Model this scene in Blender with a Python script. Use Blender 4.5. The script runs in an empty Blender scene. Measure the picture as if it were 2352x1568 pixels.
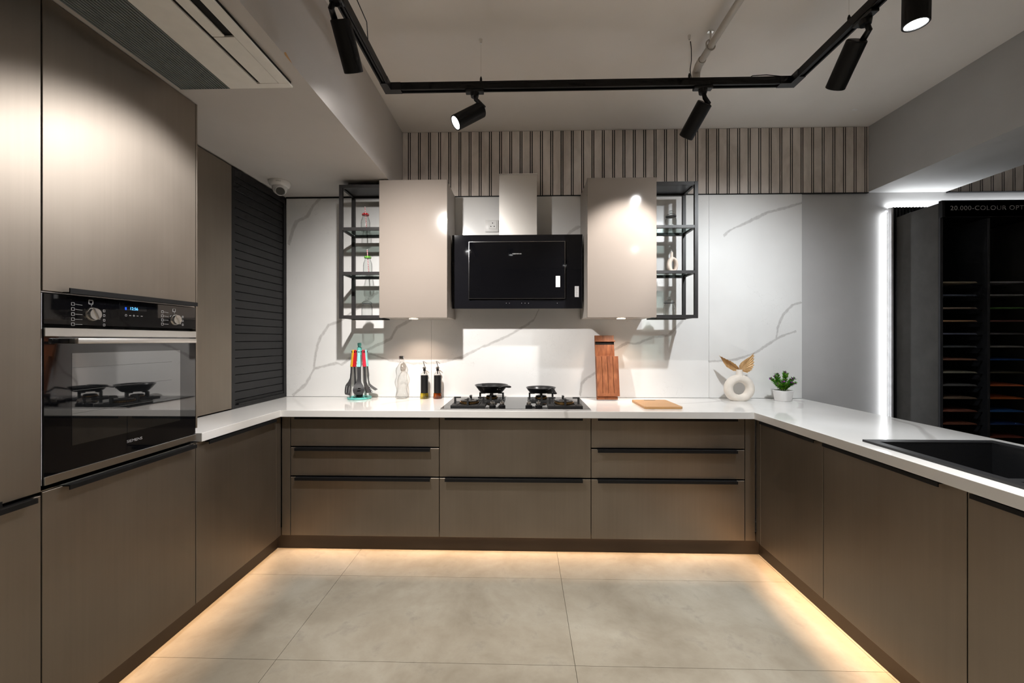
import bpy, bmesh, math, random
from math import pi, sin, cos, radians
from mathutils import Vector, Matrix
random.seed(7)
sc = bpy.context.scene
COL = sc.collection

# ------------------------------------------------------------------ camera
F, CH, PSI, HY = 950.0, 1.295, radians(1.5), 781.0      # focal px, camera height, yaw, horizon row (2352x1568)
cam_d = bpy.data.cameras.new('camera'); cam = bpy.data.objects.new('camera', cam_d); COL.objects.link(cam)
cam.location = (0, 0, CH); cam.rotation_euler = (pi/2, 0, PSI)
cam_d.sensor_width = 36; cam_d.lens = 36*F/2352; cam_d.shift_y = (HY-784)/2352; cam_d.clip_start = .02
sc.camera = cam

# ------------------------------------------------------------------ world, exposure
w = bpy.data.worlds.new('world'); sc.world = w; w.use_nodes = True
w.node_tree.nodes['Background'].inputs[0].default_value = (.5, .52, .55, 1)
w.node_tree.nodes['Background'].inputs[1].default_value = 0.02
sc.view_settings.view_transform = 'Standard'; sc.view_settings.look = 'None'
sc.view_settings.gamma = 1; sc.view_settings.use_curve_mapping = False
sc.view_settings.exposure = 0.2
sc.cycles.use_denoising = True
sc.cycles.sample_clamp_indirect = 6
sc.cycles.max_bounces = 7; sc.cycles.diffuse_bounces = 4; sc.cycles.glossy_bounces = 4; sc.cycles.transparent_max_bounces = 14
sc.cycles.use_adaptive_sampling = True; sc.cycles.adaptive_threshold = 0.03; sc.cycles.adaptive_min_samples = 12
sc.cycles.caustics_reflective = False; sc.cycles.caustics_refractive = False

# light levels (watts)
P_SPOT, P_FLOOR_FILL, P_ROOM_FILL = 120, 108, 34
P_PLINTH, P_PUCK, P_LEDV, P_LEDH = 4.6, 8, 7.5, 1.8
COOL, NEUT, WARM = (.93, .97, 1), (1, .96, .92), (1, .63, .36)

def area(name, loc, rot, sx, sy, power, col, spread=180):
    d = bpy.data.lights.new(name, 'AREA'); d.shape = 'RECTANGLE'; d.size = sx; d.size_y = sy
    d.energy = power; d.color = col; d.spread = radians(spread)
    o = bpy.data.objects.new(name, d); COL.objects.link(o); o.location = loc; o.rotation_euler = rot
    return o
def spot(name, loc, direc, power, col, size=62, blend=.7, rad=.022):
    d = bpy.data.lights.new(name, 'SPOT'); d.energy = power; d.color = col
    d.spot_size = radians(size); d.spot_blend = blend; d.shadow_soft_size = rad
    o = bpy.data.objects.new(name, d); COL.objects.link(o); o.location = loc
    o.rotation_euler = Vector(direc).to_track_quat('-Z', 'Y').to_euler()
    return o

# ------------------------------------------------------------------ pixel -> place
def ray(px, py):
    x = (px-1176)/F; z = (HY-py)/F
    return Vector((cos(PSI)*x-sin(PSI), sin(PSI)*x+cos(PSI), z))
def onX(px, py, X): d = ray(px, py); t = X/d.x; return Vector((X, d.y*t, CH+d.z*t))
def onY(px, py, Y): d = ray(px, py); t = Y/d.y; return Vector((d.x*t, Y, CH+d.z*t))
def onZ(px, py, Z): d = ray(px, py); t = (Z-CH)/d.z; return Vector((d.x*t, d.y*t, Z))

# ------------------------------------------------------------------ materials
class NT:
    def __init__(s, name):
        s.m = bpy.data.materials.new(name); s.m.use_nodes = True
        s.t = s.m.node_tree; s.n = s.t.nodes; s.l = s.t.links
        s.b = s.n['Principled BSDF']; s.out = s.n['Material Output']
    def node(s, typ, ins=None, **kw):
        nd = s.n.new(typ)
        for k, v in kw.items(): setattr(nd, k, v)
        for k, v in (ins or {}).items():
            if isinstance(v, bpy.types.NodeSocket): s.l.new(v, nd.inputs[k])
            else: nd.inputs[k].default_value = v
        return nd
    def math(s, op, a, b=0.0, c=None):
        ins = {0: a, 1: b}
        if c is not None: ins[2] = c
        return s.node('ShaderNodeMath', ins, operation=op).outputs[0]
    def set(s, **kw):
        for k, v in kw.items():
            k = {'color': 'Base Color', 'rough': 'Roughness', 'metal': 'Metallic', 'ior': 'IOR', 'spec': 'Specular IOR Level',
                 'coat': 'Coat Weight', 'coatr': 'Coat Roughness', 'trans': 'Transmission Weight', 'normal': 'Normal',
                 'emit': 'Emission Color', 'estr': 'Emission Strength', 'aniso': 'Anisotropic', 'sheen': 'Sheen Weight'}[k]
            if isinstance(v, bpy.types.NodeSocket): s.l.new(v, s.b.inputs[k])
            else:
                if k in ('Base Color', 'Emission Color') and len(v) == 3: v = (*v, 1)
                s.b.inputs[k].default_value = v
        return s
    def coord(s, scale=(1, 1, 1), kind='Object'):
        tc = s.node('ShaderNodeTexCoord') if kind != 'pos' else None
        src = tc.outputs[kind] if tc else s.node('ShaderNodeNewGeometry').outputs['Position']
        return s.node('ShaderNodeMapping', {'Vector': src, 'Scale': scale}).outputs[0]
    def noise(s, scale=5, detail=4, rough=.5, vec=None, dist=0):
        i = {'Scale': scale, 'Detail': detail, 'Roughness': rough, 'Distortion': dist}
        if vec is not None: i['Vector'] = vec
        return s.node('ShaderNodeTexNoise', i).outputs['Fac']
    def ramp(s, fac, stops):
        r = s.node('ShaderNodeValToRGB', {0: fac}); e = r.color_ramp.elements
        while len(e) < len(stops): e.new(.5)
        for el, (p, c) in zip(e, stops): el.position = p; el.color = (*c, 1) if len(c) == 3 else c
        return r.outputs[0]
    def bump(s, h, strength=.2, dist=.01):
        return s.node('ShaderNodeBump', {'Height': h, 'Strength': strength, 'Distance': dist}).outputs[0]
MATS = {}
def simple(name, color, rough=.5, metal=0, var=.12, scale=18, **kw):
    """a plain finish with a little procedural mottling"""
    t = NT(name); c = t.coord(kind='pos'); n = t.noise(scale, 3, .5, c)
    lo = tuple(max(0, v*(1-var)) for v in color); hi = tuple(min(1, v*(1+var)) for v in color)
    t.set(color=t.ramp(n, [(.3, lo), (.7, hi)]), rough=rough, metal=metal, **kw)
    MATS[name] = t.m; return t.m
def emission(name, color, strength):
    t = NT(name); e = t.node('ShaderNodeEmission', {0: (*color, 1), 1: strength}); t.l.new(e.outputs[0], t.out.inputs[0])
    t.m.cycles.emission_sampling = 'NONE'      # each lamp also has its own light object
    MATS[name] = t.m; return t.m
def thin_glass(name, tint, edge=.35, rough=.02, base=.06, rimk=1.0):
    t = NT(name)
    lw = t.node('ShaderNodeLayerWeight', {'Blend': .35}).outputs['Facing']
    fac = t.math('MULTIPLY_ADD', t.math('POWER', lw, 2.2), edge, base)
    rim = tuple(v*rimk for v in tint)
    tcol = t.ramp(lw, [(.30, tint), (.78, rim)])
    tr = t.node('ShaderNodeBsdfTransparent', {0: tcol}).outputs[0]
    gl = t.node('ShaderNodeBsdfGlossy', {0: (.9, .92, .92, 1), 'Roughness': rough}).outputs[0]
    mx = t.node('ShaderNodeMixShader', {0: fac, 1: tr, 2: gl}); t.l.new(mx.outputs[0], t.out.inputs[0])
    MATS[name] = t.m; return t.m

def gloss_black(name, color, f0, grazing, rough=.03):
    t = NT(name); lw = t.node('ShaderNodeLayerWeight', {'Blend': .5}).outputs['Facing']
    fac = t.math('MULTIPLY_ADD', t.math('POWER', lw, 4.0), grazing, f0)
    n = t.noise(18, 2, .5, t.coord(kind='pos'))
    df = t.node('ShaderNodeBsdfDiffuse', {0: t.ramp(n, [(.3, tuple(c*.95 for c in color)), (.7, color)])}).outputs[0]
    gl = t.node('ShaderNodeBsdfGlossy', {0: (1, 1, 1, 1), 'Roughness': rough}).outputs[0]
    mx = t.node('ShaderNodeMixShader', {0: fac, 1: df, 2: gl}); t.l.new(mx.outputs[0], t.out.inputs[0])
    MATS[name] = t.m; return t.m

def make_materials():
    # brushed bronze laminate of the fronts
    t = NT('bronze'); c = t.coord((60, 60, 1.2), 'pos'); s1 = t.noise(1.0, 4, .6, c)
    c2 = t.coord((1, 1, .7), 'pos'); s2 = t.noise(3.2, 3, .5, c2)
    f = t.math('ADD', t.math('MULTIPLY', s1, .25), t.math('MULTIPLY', s2, .75))
    t.set(color=t.ramp(f, [(.25, (.232, .195, .158)), (.75, (.305, .262, .216))]), metal=.93,
          rough=t.math('MULTIPLY_ADD', s2, .14, .40), normal=t.bump(s1, .02, .001)); MATS['bronze'] = t.m
    # marble slab and worktop
    t = NT('marble_wall'); pos = t.node('ShaderNodeNewGeometry').outputs['Position']
    wob = t.math('MULTIPLY', t.math('SUBTRACT', t.noise(26, 4, .65, pos), .5), .022)
    wid = t.math('MULTIPLY_ADD', t.noise(7, 3, .6, pos), .022, .0005)
    total = None
    for poly, wmul in VEINS:
        P = [onY(x, y, 3.03) for x, y in poly]; a, b = P[0], P[-1]
        L = math.hypot(b.x-a.x, b.z-a.z); ux, uz = (b.x-a.x)/L, (b.z-a.z)/L
        d1 = t.node('ShaderNodeVectorMath', {0: pos, 1: (ux/L, 0, uz/L)}, operation='DOT_PRODUCT').outputs['Value']
        un = t.math('SUBTRACT', d1, (a.x*ux+a.z*uz)/L)
        d2 = t.node('ShaderNodeVectorMath', {0: pos, 1: (-uz, 0, ux)}, operation='DOT_PRODUCT').outputs['Value']
        v = t.math('ADD', t.math('SUBTRACT', d2, -a.x*uz+a.z*ux), wob)
        fc = t.node('ShaderNodeFloatCurve', {'Value': un}); cm = fc.mapping; cm.use_clip = False
        pts = [(((p.x-a.x)*ux+(p.z-a.z)*uz)/L, (-(p.x-a.x)*uz+(p.z-a.z)*ux)*2+.5) for p in P]
        cv = cm.curves[0]
        cv.points[0].location = pts[0]; cv.points[1].location = pts[-1]
        for q in pts[1:-1]: cv.points.new(*q)
        for q in cv.points: q.handle_type = 'VECTOR'
        cm.update()
        fv = t.math('MULTIPLY', t.math('SUBTRACT', fc.outputs[0], .5), .5)
        dist = t.math('ABSOLUTE', t.math('SUBTRACT', v, fv))
        k = t.math('SUBTRACT', 1, t.math('DIVIDE', dist, t.math('MULTIPLY', wid, wmul)))
        k = t.node('ShaderNodeClamp', {0: t.math('MULTIPLY', k, 2.0)}).outputs[0]
        k = t.math('MULTIPLY', k, t.math('MULTIPLY', t.math('GREATER_THAN', un, 0), t.math('LESS_THAN', un, 1)))
        total = k if total is None else t.math('MAXIMUM', total, k)
    # hair cracks
    vor = t.node('ShaderNodeTexVoronoi', {'Vector': t.node('ShaderNodeVectorMath', {0: pos, 1: t.node('ShaderNodeTexNoise', {'Vector': pos, 'Scale': 4.0, 'Detail': 4}).outputs['Color']}, operation='ADD').outputs[0], 'Scale': 6.0}, feature='DISTANCE_TO_EDGE').outputs[0]
    hair = t.math('MULTIPLY', t.math('LESS_THAN', vor, .006), t.math('MULTIPLY', t.math('GREATER_THAN', t.noise(1.9, 2, .5, pos), .56), .16))
    m = t.math('MAXIMUM', t.math('MULTIPLY', total, t.math('MULTIPLY_ADD', t.noise(40, 4, .6, pos), .5, .22)), hair)
    base = t.ramp(t.noise(2.3, 3, .5, pos), [(.35, (.80, .79, .775)), (.7, (.86, .855, .84))])
    mix = t.node('ShaderNodeMix', {0: m, 6: base, 7: (.36, .34, .325, 1)}, data_type='RGBA').outputs[2]
    t.set(color=mix, rough=.16, spec=.4); MATS['marble_wall'] = t.m
    t = NT('quartz'); pos = t.node('ShaderNodeNewGeometry').outputs['Position']
    mp = t.node('ShaderNodeMapping', {'Vector': pos, 'Rotation': (0, 0, .6), 'Scale': (1, 1, 1)}).outputs[0]
    wv = t.node('ShaderNodeTexWave', {'Vector': mp, 'Scale': .55, 'Distortion': 9, 'Detail': 3, 'Detail Scale': .9, 'Detail Roughness': .62}).outputs['Fac']
    line = t.ramp(wv, [(.0, (1, 1, 1)), (.012, (.0, .0, .0))])
    msk = t.math('MULTIPLY', line, t.math('MULTIPLY', t.math('GREATER_THAN', t.noise(1.3, 2, .5, pos), .5), .45))
    base = t.ramp(t.noise(3, 3, .5, pos), [(.35, (.80, .785, .76)), (.7, (.86, .845, .825))])
    mix = t.node('ShaderNodeMix', {0: msk, 6: base, 7: (.40, .37, .34, 1)}, data_type='RGBA').outputs[2]
    t.set(color=mix, rough=.07, spec=.5); MATS['quartz'] = t.m
    # floor tile: cloudy grey-beige cement
    t = NT('cement_tile'); pos = t.node('ShaderNodeNewGeometry').outputs['Position']
    oi = t.node('ShaderNodeObjectInfo').outputs['Random']
    n1 = t.noise(1.5, 6, .6, pos, .4); n2 = t.noise(7, 6, .7, pos, .3)
    blot = t.math('MULTIPLY', t.math('SUBTRACT', 1, t.ramp(n2, [(.56, (0, 0, 0)), (.70, (1, 1, 1))])), 1)
    f = t.math('ADD', t.math('MULTIPLY', n1, .75), t.math('MULTIPLY', n2, .25))
    f = t.math('ADD', f, t.math('MULTIPLY', t.math('SUBTRACT', oi, .5), .03))
    col = t.ramp(f, [(.36, (.250, .217, .168)), (.50, (.345, .308, .247)), (.66, (.450, .418, .352))])
    mix = t.node('ShaderNodeMix', {0: t.math('MULTIPLY_ADD', blot, -.45, .45), 6: col, 7: (.19, .17, .14, 1)}, data_type='RGBA').outputs[2]
    t.set(color=mix, rough=t.math('MULTIPLY_ADD', n2, .25, .36), spec=.35, normal=t.bump(n2, .05, .002)); MATS['cement_tile'] = t.m
    # paints
    t = NT('grey_paint'); pos = t.coord(kind='pos'); n = t.noise(2.2, 4, .55, pos)
    t.set(color=t.ramp(n, [(.3, (.40, .395, .39)), (.7, (.45, .445, .44))]), rough=.6, normal=t.bump(t.noise(120, 2, .5, pos), .06, .001)); MATS['grey_paint'] = t.m
    t = NT('ceiling_paint'); pos = t.coord(kind='pos'); n = t.noise(1.8, 4, .55, pos)
    t.set(color=t.ramp(n, [(.3, (.77, .73, .69)), (.7, (.83, .79, .75))]), rough=.75, normal=t.bump(t.noise(120, 2, .5, pos), .06, .001)); MATS['ceiling_paint'] = t.m
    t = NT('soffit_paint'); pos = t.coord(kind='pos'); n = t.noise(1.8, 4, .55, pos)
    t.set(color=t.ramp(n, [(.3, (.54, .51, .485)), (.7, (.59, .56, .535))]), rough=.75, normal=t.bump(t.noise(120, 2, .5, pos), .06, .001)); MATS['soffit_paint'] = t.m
    t = NT('wall_paint'); pos = t.coord(kind='pos'); n = t.noise(2.2, 4, .55, pos)
    t.set(color=t.ramp(n, [(.3, (.50, .49, .485)), (.7, (.56, .55, .545))]), rough=.6, normal=t.bump(t.noise(120, 2, .5, pos), .06, .001)); MATS['wall_paint'] = t.m
    # stained slat boards
    t = NT('slat_board'); pos = t.coord((1, 1, .35), 'pos'); n = t.noise(9, 5, .6, pos, .5); n2 = t.noise(2.6, 2, .5, pos)
    f = t.math('ADD', t.math('MULTIPLY', n, .6), t.math('MULTIPLY', n2, .4))
    t.set(color=t.ramp(f, [(.38, (.54, .47, .415)), (.62, (.80, .72, .655))]), rough=.6); MATS['slat_board'] = t.m
    # concrete-look rack side
    t = NT('rack_board'); pos = t.coord(kind='pos'); n = t.noise(6, 6, .65, pos, .3)
    t.set(color=t.ramp(n, [(.3, (.050, .046, .042)), (.7, (.078, .073, .067))]), rough=.6); MATS['rack_board'] = t.m
    # walnut / light bamboo
    for nm, a, b in (('walnut', (.16, .048, .018), (.34, .125, .050)), ('bamboo', (.47, .24, .085), (.60, .34, .14)), ('straw', (.50, .30, .13), (.74, .52, .28))):
        t = NT(nm); pos = t.coord((34, 34, 2.2) if nm != 'bamboo' else (3, 40, 40), 'pos'); n = t.noise(1.6, 5, .6, pos, .6)
        t.set(color=t.ramp(n, [(.3, a), (.7, b)]), rough=.42); MATS[nm] = t.m
    # brushed steel
    t = NT('steel'); c = t.coord((2, 2, 240), 'pos'); n = t.noise(1, 2, .5, c)
    t.set(color=(.74, .72, .69), metal=1, rough=t.math('MULTIPLY_ADD', n, .10, .20), aniso=.6); MATS['steel'] = t.m
    t = NT('brushed_steel'); c = t.coord((2, 2, 260), 'pos'); n = t.noise(1, 2, .5, c)
    t.set(color=(.74, .71, .67), metal=1, rough=t.math('MULTIPLY_ADD', n, .12, .36)); MATS['brushed_steel'] = t.m
    simple('chrome', (.75, .75, .75), .12, 1, .03)
    simple('gloss_beige', (.300, .257, .224), .10, 0, .015, 2, spec=.5)
    simple('carcass_side', (.46, .42, .38), .45, 0, .05, 4)
    simple('black_metal', (.006, .006, .0065), .5, 0, spec=.3)
    simple('frame_metal', (.030, .028, .028), .45, 0, spec=.4)
    simple('black_matte', (.008, .008, .008), .7)
    simple('shutter_black', (.011, .011, .012), .5, 0, spec=.35)
    simple('grout', (.13, .115, .095), .9)
    simple('shadow_gap', (.006, .006, .006), .9)
    simple('plinth', (.022, .016, .012), .45, .3, .1, 6)
    simple('black_plastic', (.008, .008, .009), .42, spec=.35)
    simple('spot_black', (.006, .006, .0065), .55, spec=.3)
    simple('white_plastic', (.70, .69, .67), .4, 0, .03)
    simple('ac_white', (.90, .88, .83), .45, 0, .03)
    simple('grille_line', (.22, .25, .25), .5, 0, .05)
    simple('pipe_white', (.50, .47, .43), .45, 0, .1, 8)
    simple('sink_black', (.012, .012, .013), .45, 0, .3, 300)
    simple('enamel_black', (.012, .012, .012), .3)
    simple('cast_iron', (.020, .020, .020), .55)
    simple('nonstick', (.022, .022, .023), .28, .1)
    simple('brass', (.62, .36, .12), .3, 1)
    simple('ceramic', (.80, .73, .65), .7, 0, .05, 30)
    simple('ceramic_warm', (.74, .63, .54), .6, 0, .03, 30)
    simple('pot_white', (.82, .80, .79), .3, 0, .02)
    simple('teal', (.16, .62, .56), .35); simple('teal_light', (.33, .74, .72), .35)
    simple('yellow', (.85, .50, .02), .35); simple('red', (.62, .02, .025), .35); simple('coral', (.70, .035, .07), .35)
    simple('nylon', (.035, .035, .038), .45)
    simple('lid_red', (.55, .015, .02), .3, .3); simple('lid_green', (.13, .42, .03), .3, .3)
    simple('straw_red', (.60, .03, .06), .4); simple('straw_white', (.85, .8, .8), .4)
    simple('leaf', (.05, .27, .015), .5, 0, .5, 60); simple('leaf_light', (.20, .42, .03), .5, 0, .4, 60)
    simple('flower', (.42, .04, .46), .5, 0, .4, 80)
    simple('soil', (.03, .02, .012), .9)
    simple('print_white', (.50, .50, .50), .5, 0, .02); simple('print_grey', (.50, .50, .51), .5, 0, .02)
    simple('print_dark', (.10, .10, .10), .5, 0, .02)
    simple('label_paper', (.82, .83, .85), .5, 0, .02)
    simple('olive_oil', (.62, .50, .06), .08, 0, .2, 40); simple('amber_oil', (.42, .13, .01), .08, 0, .2, 40)
    simple('sign_box', (.012, .013, .016), .35)
    simple('rack_frame', (.035, .037, .043), .4); simple('rack_dark', (.010, .010, .011), .6)
    simple('edge_grey', (.62, .61, .62), .5); simple('cctv_grey', (.80, .77, .74), .35, 0, .03)
    simple('lens_black', (.01, .01, .011), .06)
    # black glass: oven surround, hood, hob
    simple('oven_glass', (.004, .004, .005), .03, 0, .02, spec=.5, ior=1.75)
    simple('oven_window', (.010, .011, .012), .02, 0, .02, spec=.5, ior=2.6)
    simple('hood_glass', (.008, .008, .010), .04, 0, .02, spec=.5, ior=1.5)
    simple('hood_panel', (.004, .004, .005), .03, 0, .02, spec=.45, ior=1.45)
    gloss_black('hob_glass', (.012, .012, .012), .05, .72)
    thin_glass('clear_glass', (.96, .965, .962), .45, .03, .05, .55); thin_glass('jar_glass', (.94, .955, .95), .5, .03, .06, .35); thin_glass('olive_glass', (.80, .70, .17), .4, .03, .05, .5); thin_glass('amber_glass', (.60, .25, .03), .4, .03, .05, .5)
    thin_glass('shelf_glass', (.62, .68, .66), .35, .02, .10)
    emission('led_cool', (.95, .98, 1), 9); emission('led_warm', (1, .70, .42), 7)
    emission('spot_lens', (1, 1, 1), 22); emission('puck_lens', (1, .84, .66), 10)
    emission('display_blue', (.12, .45, 1), 2.2); emission('display_deep', (.02, .10, .75), 1.2)
    for i, c in enumerate(SAMPLE_COLS): simple('sample_%d' % i, c, .45)

# ------------------------------------------------------------------ geometry
ORG = {}
class MB:
    def __init__(s): s.bm = bmesh.new()
    def box(s, x0, x1, y0, y1, z0, z1, bev=0, seg=1):
        bm = s.bm if not bev else bmesh.new()
        vs = [bm.verts.new((x, y, z)) for z in (z0, z1) for y in (y0, y1) for x in (x0, x1)]
        for f in ((0, 2, 3, 1), (4, 5, 7, 6), (0, 1, 5, 4), (2, 6, 7, 3), (0, 4, 6, 2), (1, 3, 7, 5)): bm.faces.new([vs[i] for i in f])
        if bev:
            bmesh.ops.bevel(bm, geom=bm.edges[:], offset=bev, segments=seg, affect='EDGES', profile=.5)
            s.merge(bm)
        return s
    def merge(s, bm):
        me = bpy.data.meshes.new('tmp'); bm.to_mesh(me); bm.free(); s.bm.from_mesh(me); bpy.data.meshes.remove(me); return s
    def ring(s, c, ax, r, n, rx=None):
        ax = Vector(ax).normalized(); u = ax.orthogonal().normalized() if abs(ax.z) < .999 else Vector((1, 0, 0)); v = ax.cross(u)
        return [s.bm.verts.new(Vector(c)+u*(r*cos(2*pi*i/n))+v*((rx or r)*sin(2*pi*i/n))) for i in range(n)]
    def loft(s, rings, cap0=True, cap1=True):
        for a, b in zip(rings, rings[1:]):
            n = len(a)
            for i in range(n): s.bm.faces.new((a[i], a[(i+1) % n], b[(i+1) % n], b[i]))
        if cap0: s.bm.faces.new(list(reversed(rings[0])))
        if cap1: s.bm.faces.new(rings[-1])
        return s
    def cyl(s, a, b, r0, r1=None, n=24, caps=True):
        a, b = Vector(a), Vector(b); r1 = r0 if r1 is None else r1
        return s.loft([s.ring(a, b-a, r0, n), s.ring(b, b-a, r1, n)], caps, caps)
    def lathe(s, c, prof, n=32, cap0=True, cap1=True):
        return s.loft([s.ring(Vector(c)+Vector((0, 0, z)), (0, 0, 1), max(r, 1e-4), n) for r, z in prof], cap0, cap1)
    def tube(s, pts, r, n=8):
        pts = [Vector(p) for p in pts]; rings = []
        rr = r if isinstance(r, (list, tuple)) else [r]*len(pts)
        prev = None
        for i, p in enumerate(pts):
            t = (pts[min(i+1, len(pts)-1)]-pts[max(i-1, 0)]).normalized()
            if prev is None: u = t.orthogonal().normalized()
            else: u = (prev-t*prev.dot(t)).normalized()
            prev = u; v = t.cross(u)
            rings.append([s.bm.verts.new(p+u*(rr[i]*cos(2*pi*k/n))+v*(rr[i]*sin(2*pi*k/n))) for k in range(n)])
        return s.loft(rings)
    def prism(s, pts, off):
        """polygon (3d points) extruded by vector off"""
        off = Vector(off); a = [s.bm.verts.new(Vector(p)) for p in pts]; b = [s.bm.verts.new(Vector(p)+off) for p in pts]; n = len(a)
        s.bm.faces.new(a); s.bm.faces.new(list(reversed(b)))
        for i in range(n): s.bm.faces.new((a[i], b[i], b[(i+1) % n], a[(i+1) % n]))
        return s
    def faces(s, vs, fs):
        v = [s.bm.verts.new(p) for p in vs]
        for f in fs: s.bm.faces.new([v[i] for i in f])
        return s
    def cells(s, xs, ys, keep, z0, z1):
        """slab made of the grid cells for which keep(i, j), outer skin only"""
        V = {}
        def g(i, j, k):
            if (i, j, k) not in V: V[i, j, k] = s.bm.verts.new((xs[i], ys[j], (z0, z1)[k]))
            return V[i, j, k]
        nx, ny = len(xs)-1, len(ys)-1; K = lambda i, j: 0 <= i < nx and 0 <= j < ny and keep(i, j)
        for i in range(nx):
            for j in range(ny):
                if not K(i, j): continue
                s.bm.faces.new((g(i, j, 1), g(i+1, j, 1), g(i+1, j+1, 1), g(i, j+1, 1)))
                s.bm.faces.new((g(i, j, 0), g(i, j+1, 0), g(i+1, j+1, 0), g(i+1, j, 0)))
                if not K(i, j-1): s.bm.faces.new((g(i, j, 0), g(i+1, j, 0), g(i+1, j, 1), g(i, j, 1)))
                if not K(i, j+1): s.bm.faces.new((g(i+1, j+1, 0), g(i, j+1, 0), g(i, j+1, 1), g(i+1, j+1, 1)))
                if not K(i-1, j): s.bm.faces.new((g(i, j+1, 0), g(i, j, 0), g(i, j, 1), g(i, j+1, 1)))
                if not K(i+1, j): s.bm.faces.new((g(i+1, j, 0), g(i+1, j+1, 0), g(i+1, j+1, 1), g(i+1, j, 1)))
        return s
    def xf(s, M): bmesh.ops.transform(s.bm, matrix=M, verts=s.bm.verts[:]); return s
    def build(s, name, mat, parent=None, smooth=False, origin=None, label=None):
        bmesh.ops.recalc_face_normals(s.bm, faces=s.bm.faces[:])
        org = ORG.get(parent.name) if parent else (Vector(origin) if origin is not None else None)
        if org is None:
            cs = [v.co for v in s.bm.verts]
            org = Vector(((min(c.x for c in cs)+max(c.x for c in cs))/2, (min(c.y for c in cs)+max(c.y for c in cs))/2, min(c.z for c in cs)))
        bmesh.ops.translate(s.bm, vec=-org, verts=s.bm.verts[:])
        me = bpy.data.meshes.new(name); s.bm.to_mesh(me); s.bm.free()
        if smooth:
            me.polygons.foreach_set('use_smooth', [True]*len(me.polygons)); me.set_sharp_from_angle(angle=radians(35))
        for m in (mat if isinstance(mat, list) else [mat]): me.materials.append(MATS[m])
        o = bpy.data.objects.new(name, me); COL.objects.link(o)
        if parent: o.parent = parent
        else: o.location = org
        ORG[o.name] = org
        if label: o['label'] = label
        return o
def tag(o, label, cat, group=None):
    o['label'] = label; o['category'] = cat
    if group: o['group'] = group
    return o
def struct(o, label=None):
    o['kind'] = 'structure'
    if label: o['label'] = label
    return o
def thing(name, label, cat, loc, group=None):
    o = bpy.data.objects.new(name, None); COL.objects.link(o); o.location = loc; o.empty_display_size = .05
    ORG[o.name] = Vector(loc); return tag(o, label, cat, group)
def box(name, mat, parent, x0, x1, y0, y1, z0, z1, bev=0, label=None, seg=1):
    return MB().box(min(x0, x1), max(x0, x1), min(y0, y1), max(y0, y1), min(z0, z1), max(z0, z1), bev, seg).build(name, mat, parent, smooth=bool(bev), label=label)
def copy_tree(root, loc):
    c = root.copy(); COL.objects.link(c); c.location = loc; ORG[c.name] = Vector(loc)
    for ch in root.children:
        d = ch.copy(); COL.objects.link(d); d.parent = c
        for g in ch.children:
            e = g.copy(); COL.objects.link(e); e.parent = d
    return c
def text(name, body, mat, parent, origin, right, up, height, depth=.0006, spacing=1.0, width=None):
    """lettering as a real mesh: left baseline at origin, running along right"""
    cu = bpy.data.curves.new('txt', 'FONT'); cu.body = body; cu.size = 1; cu.extrude = 0; cu.space_character = spacing
    to = bpy.data.objects.new('txt', cu); COL.objects.link(to); bpy.context.view_layer.update()
    me = bpy.data.meshes.new_from_object(to.evaluated_get(bpy.context.evaluated_depsgraph_get()))
    bpy.data.objects.remove(to); bpy.data.curves.remove(cu)
    xs = [v.co.x for v in me.vertices]; ys = [v.co.y for v in me.vertices]
    k = height/.7; kx = k if width is None else width/(max(xs)-min(xs)); x0 = min(xs)
    right, up = Vector(right), Vector(up); nrm = right.cross(up); org = ORG[parent.name]
    for v in me.vertices: v.co = Vector(origin)+right*((v.co.x-x0)*kx)+up*(v.co.y*k)+nrm*depth-org
    me.name = name; me.materials.append(MATS[mat])
    o = bpy.data.objects.new(name, me); COL.objects.link(o); o.parent = parent; ORG[o.name] = org
    return o

# marble veins traced as positions on the wall plane
VEINS = [
 ([(663,562),(672,529),(681,509),(706,497),(718,474),(735,455)], 1.3),
 ([(672,908),(703,881),(721,847),(726,807),(733,780),(755,746),(782,737),(819,709),(868,670)], 1.2),
 ([(723,846),(773,833),(784,838),(807,821),(850,800),(899,777),(911,752),(945,734)], 1.2),
 ([(844,810),(893,827),(951,835),(1012,832),(1061,820),(1104,798),(1134,786),(1168,771),(1205,749),(1226,734),(1238,709)], 1.0),
 ([(1332,908),(1336,881),(1343,872),(1367,856),(1395,816),(1419,798),(1441,787),(1462,790),(1499,774),(1535,770),(1554,752),(1569,734)], 1.1),
 ([(1662,542),(1676,529),(1719,509),(1765,487),(1805,477),(1845,464)], 1.0),
 ([(1627,830),(1689,826),(1731,812),(1780,780),(1802,769),(1829,760)], .9),
 ([(1783,778),(1786,752),(1799,722),(1820,700),(1842,694)], 1.0),
 ([(1290,560),(1310,532),(1330,520),(1345,524)], 1.2),
]
SAMPLE_COLS = [(.36,.31,.22),(.10,.12,.18),(.34,.26,.20),(.50,.30,.16),(.14,.16,.24),(.10,.11,.12),(.30,.14,.09),(.28,.27,.21),(.16,.16,.16),(.22,.15,.10),(.26,.09,.06),(.20,.07,.04),
               (.34,.34,.36),(.30,.30,.31),(.10,.22,.06),(.20,.08,.07),(.13,.13,.14),(.26,.26,.26),(.02,.08,.30),(.10,.09,.06),(.55,.14,.05),(.50,.13,.03),(.03,.14,.42),(.02,.06,.22),(.22,.05,.03)]
make_materials()

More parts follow.
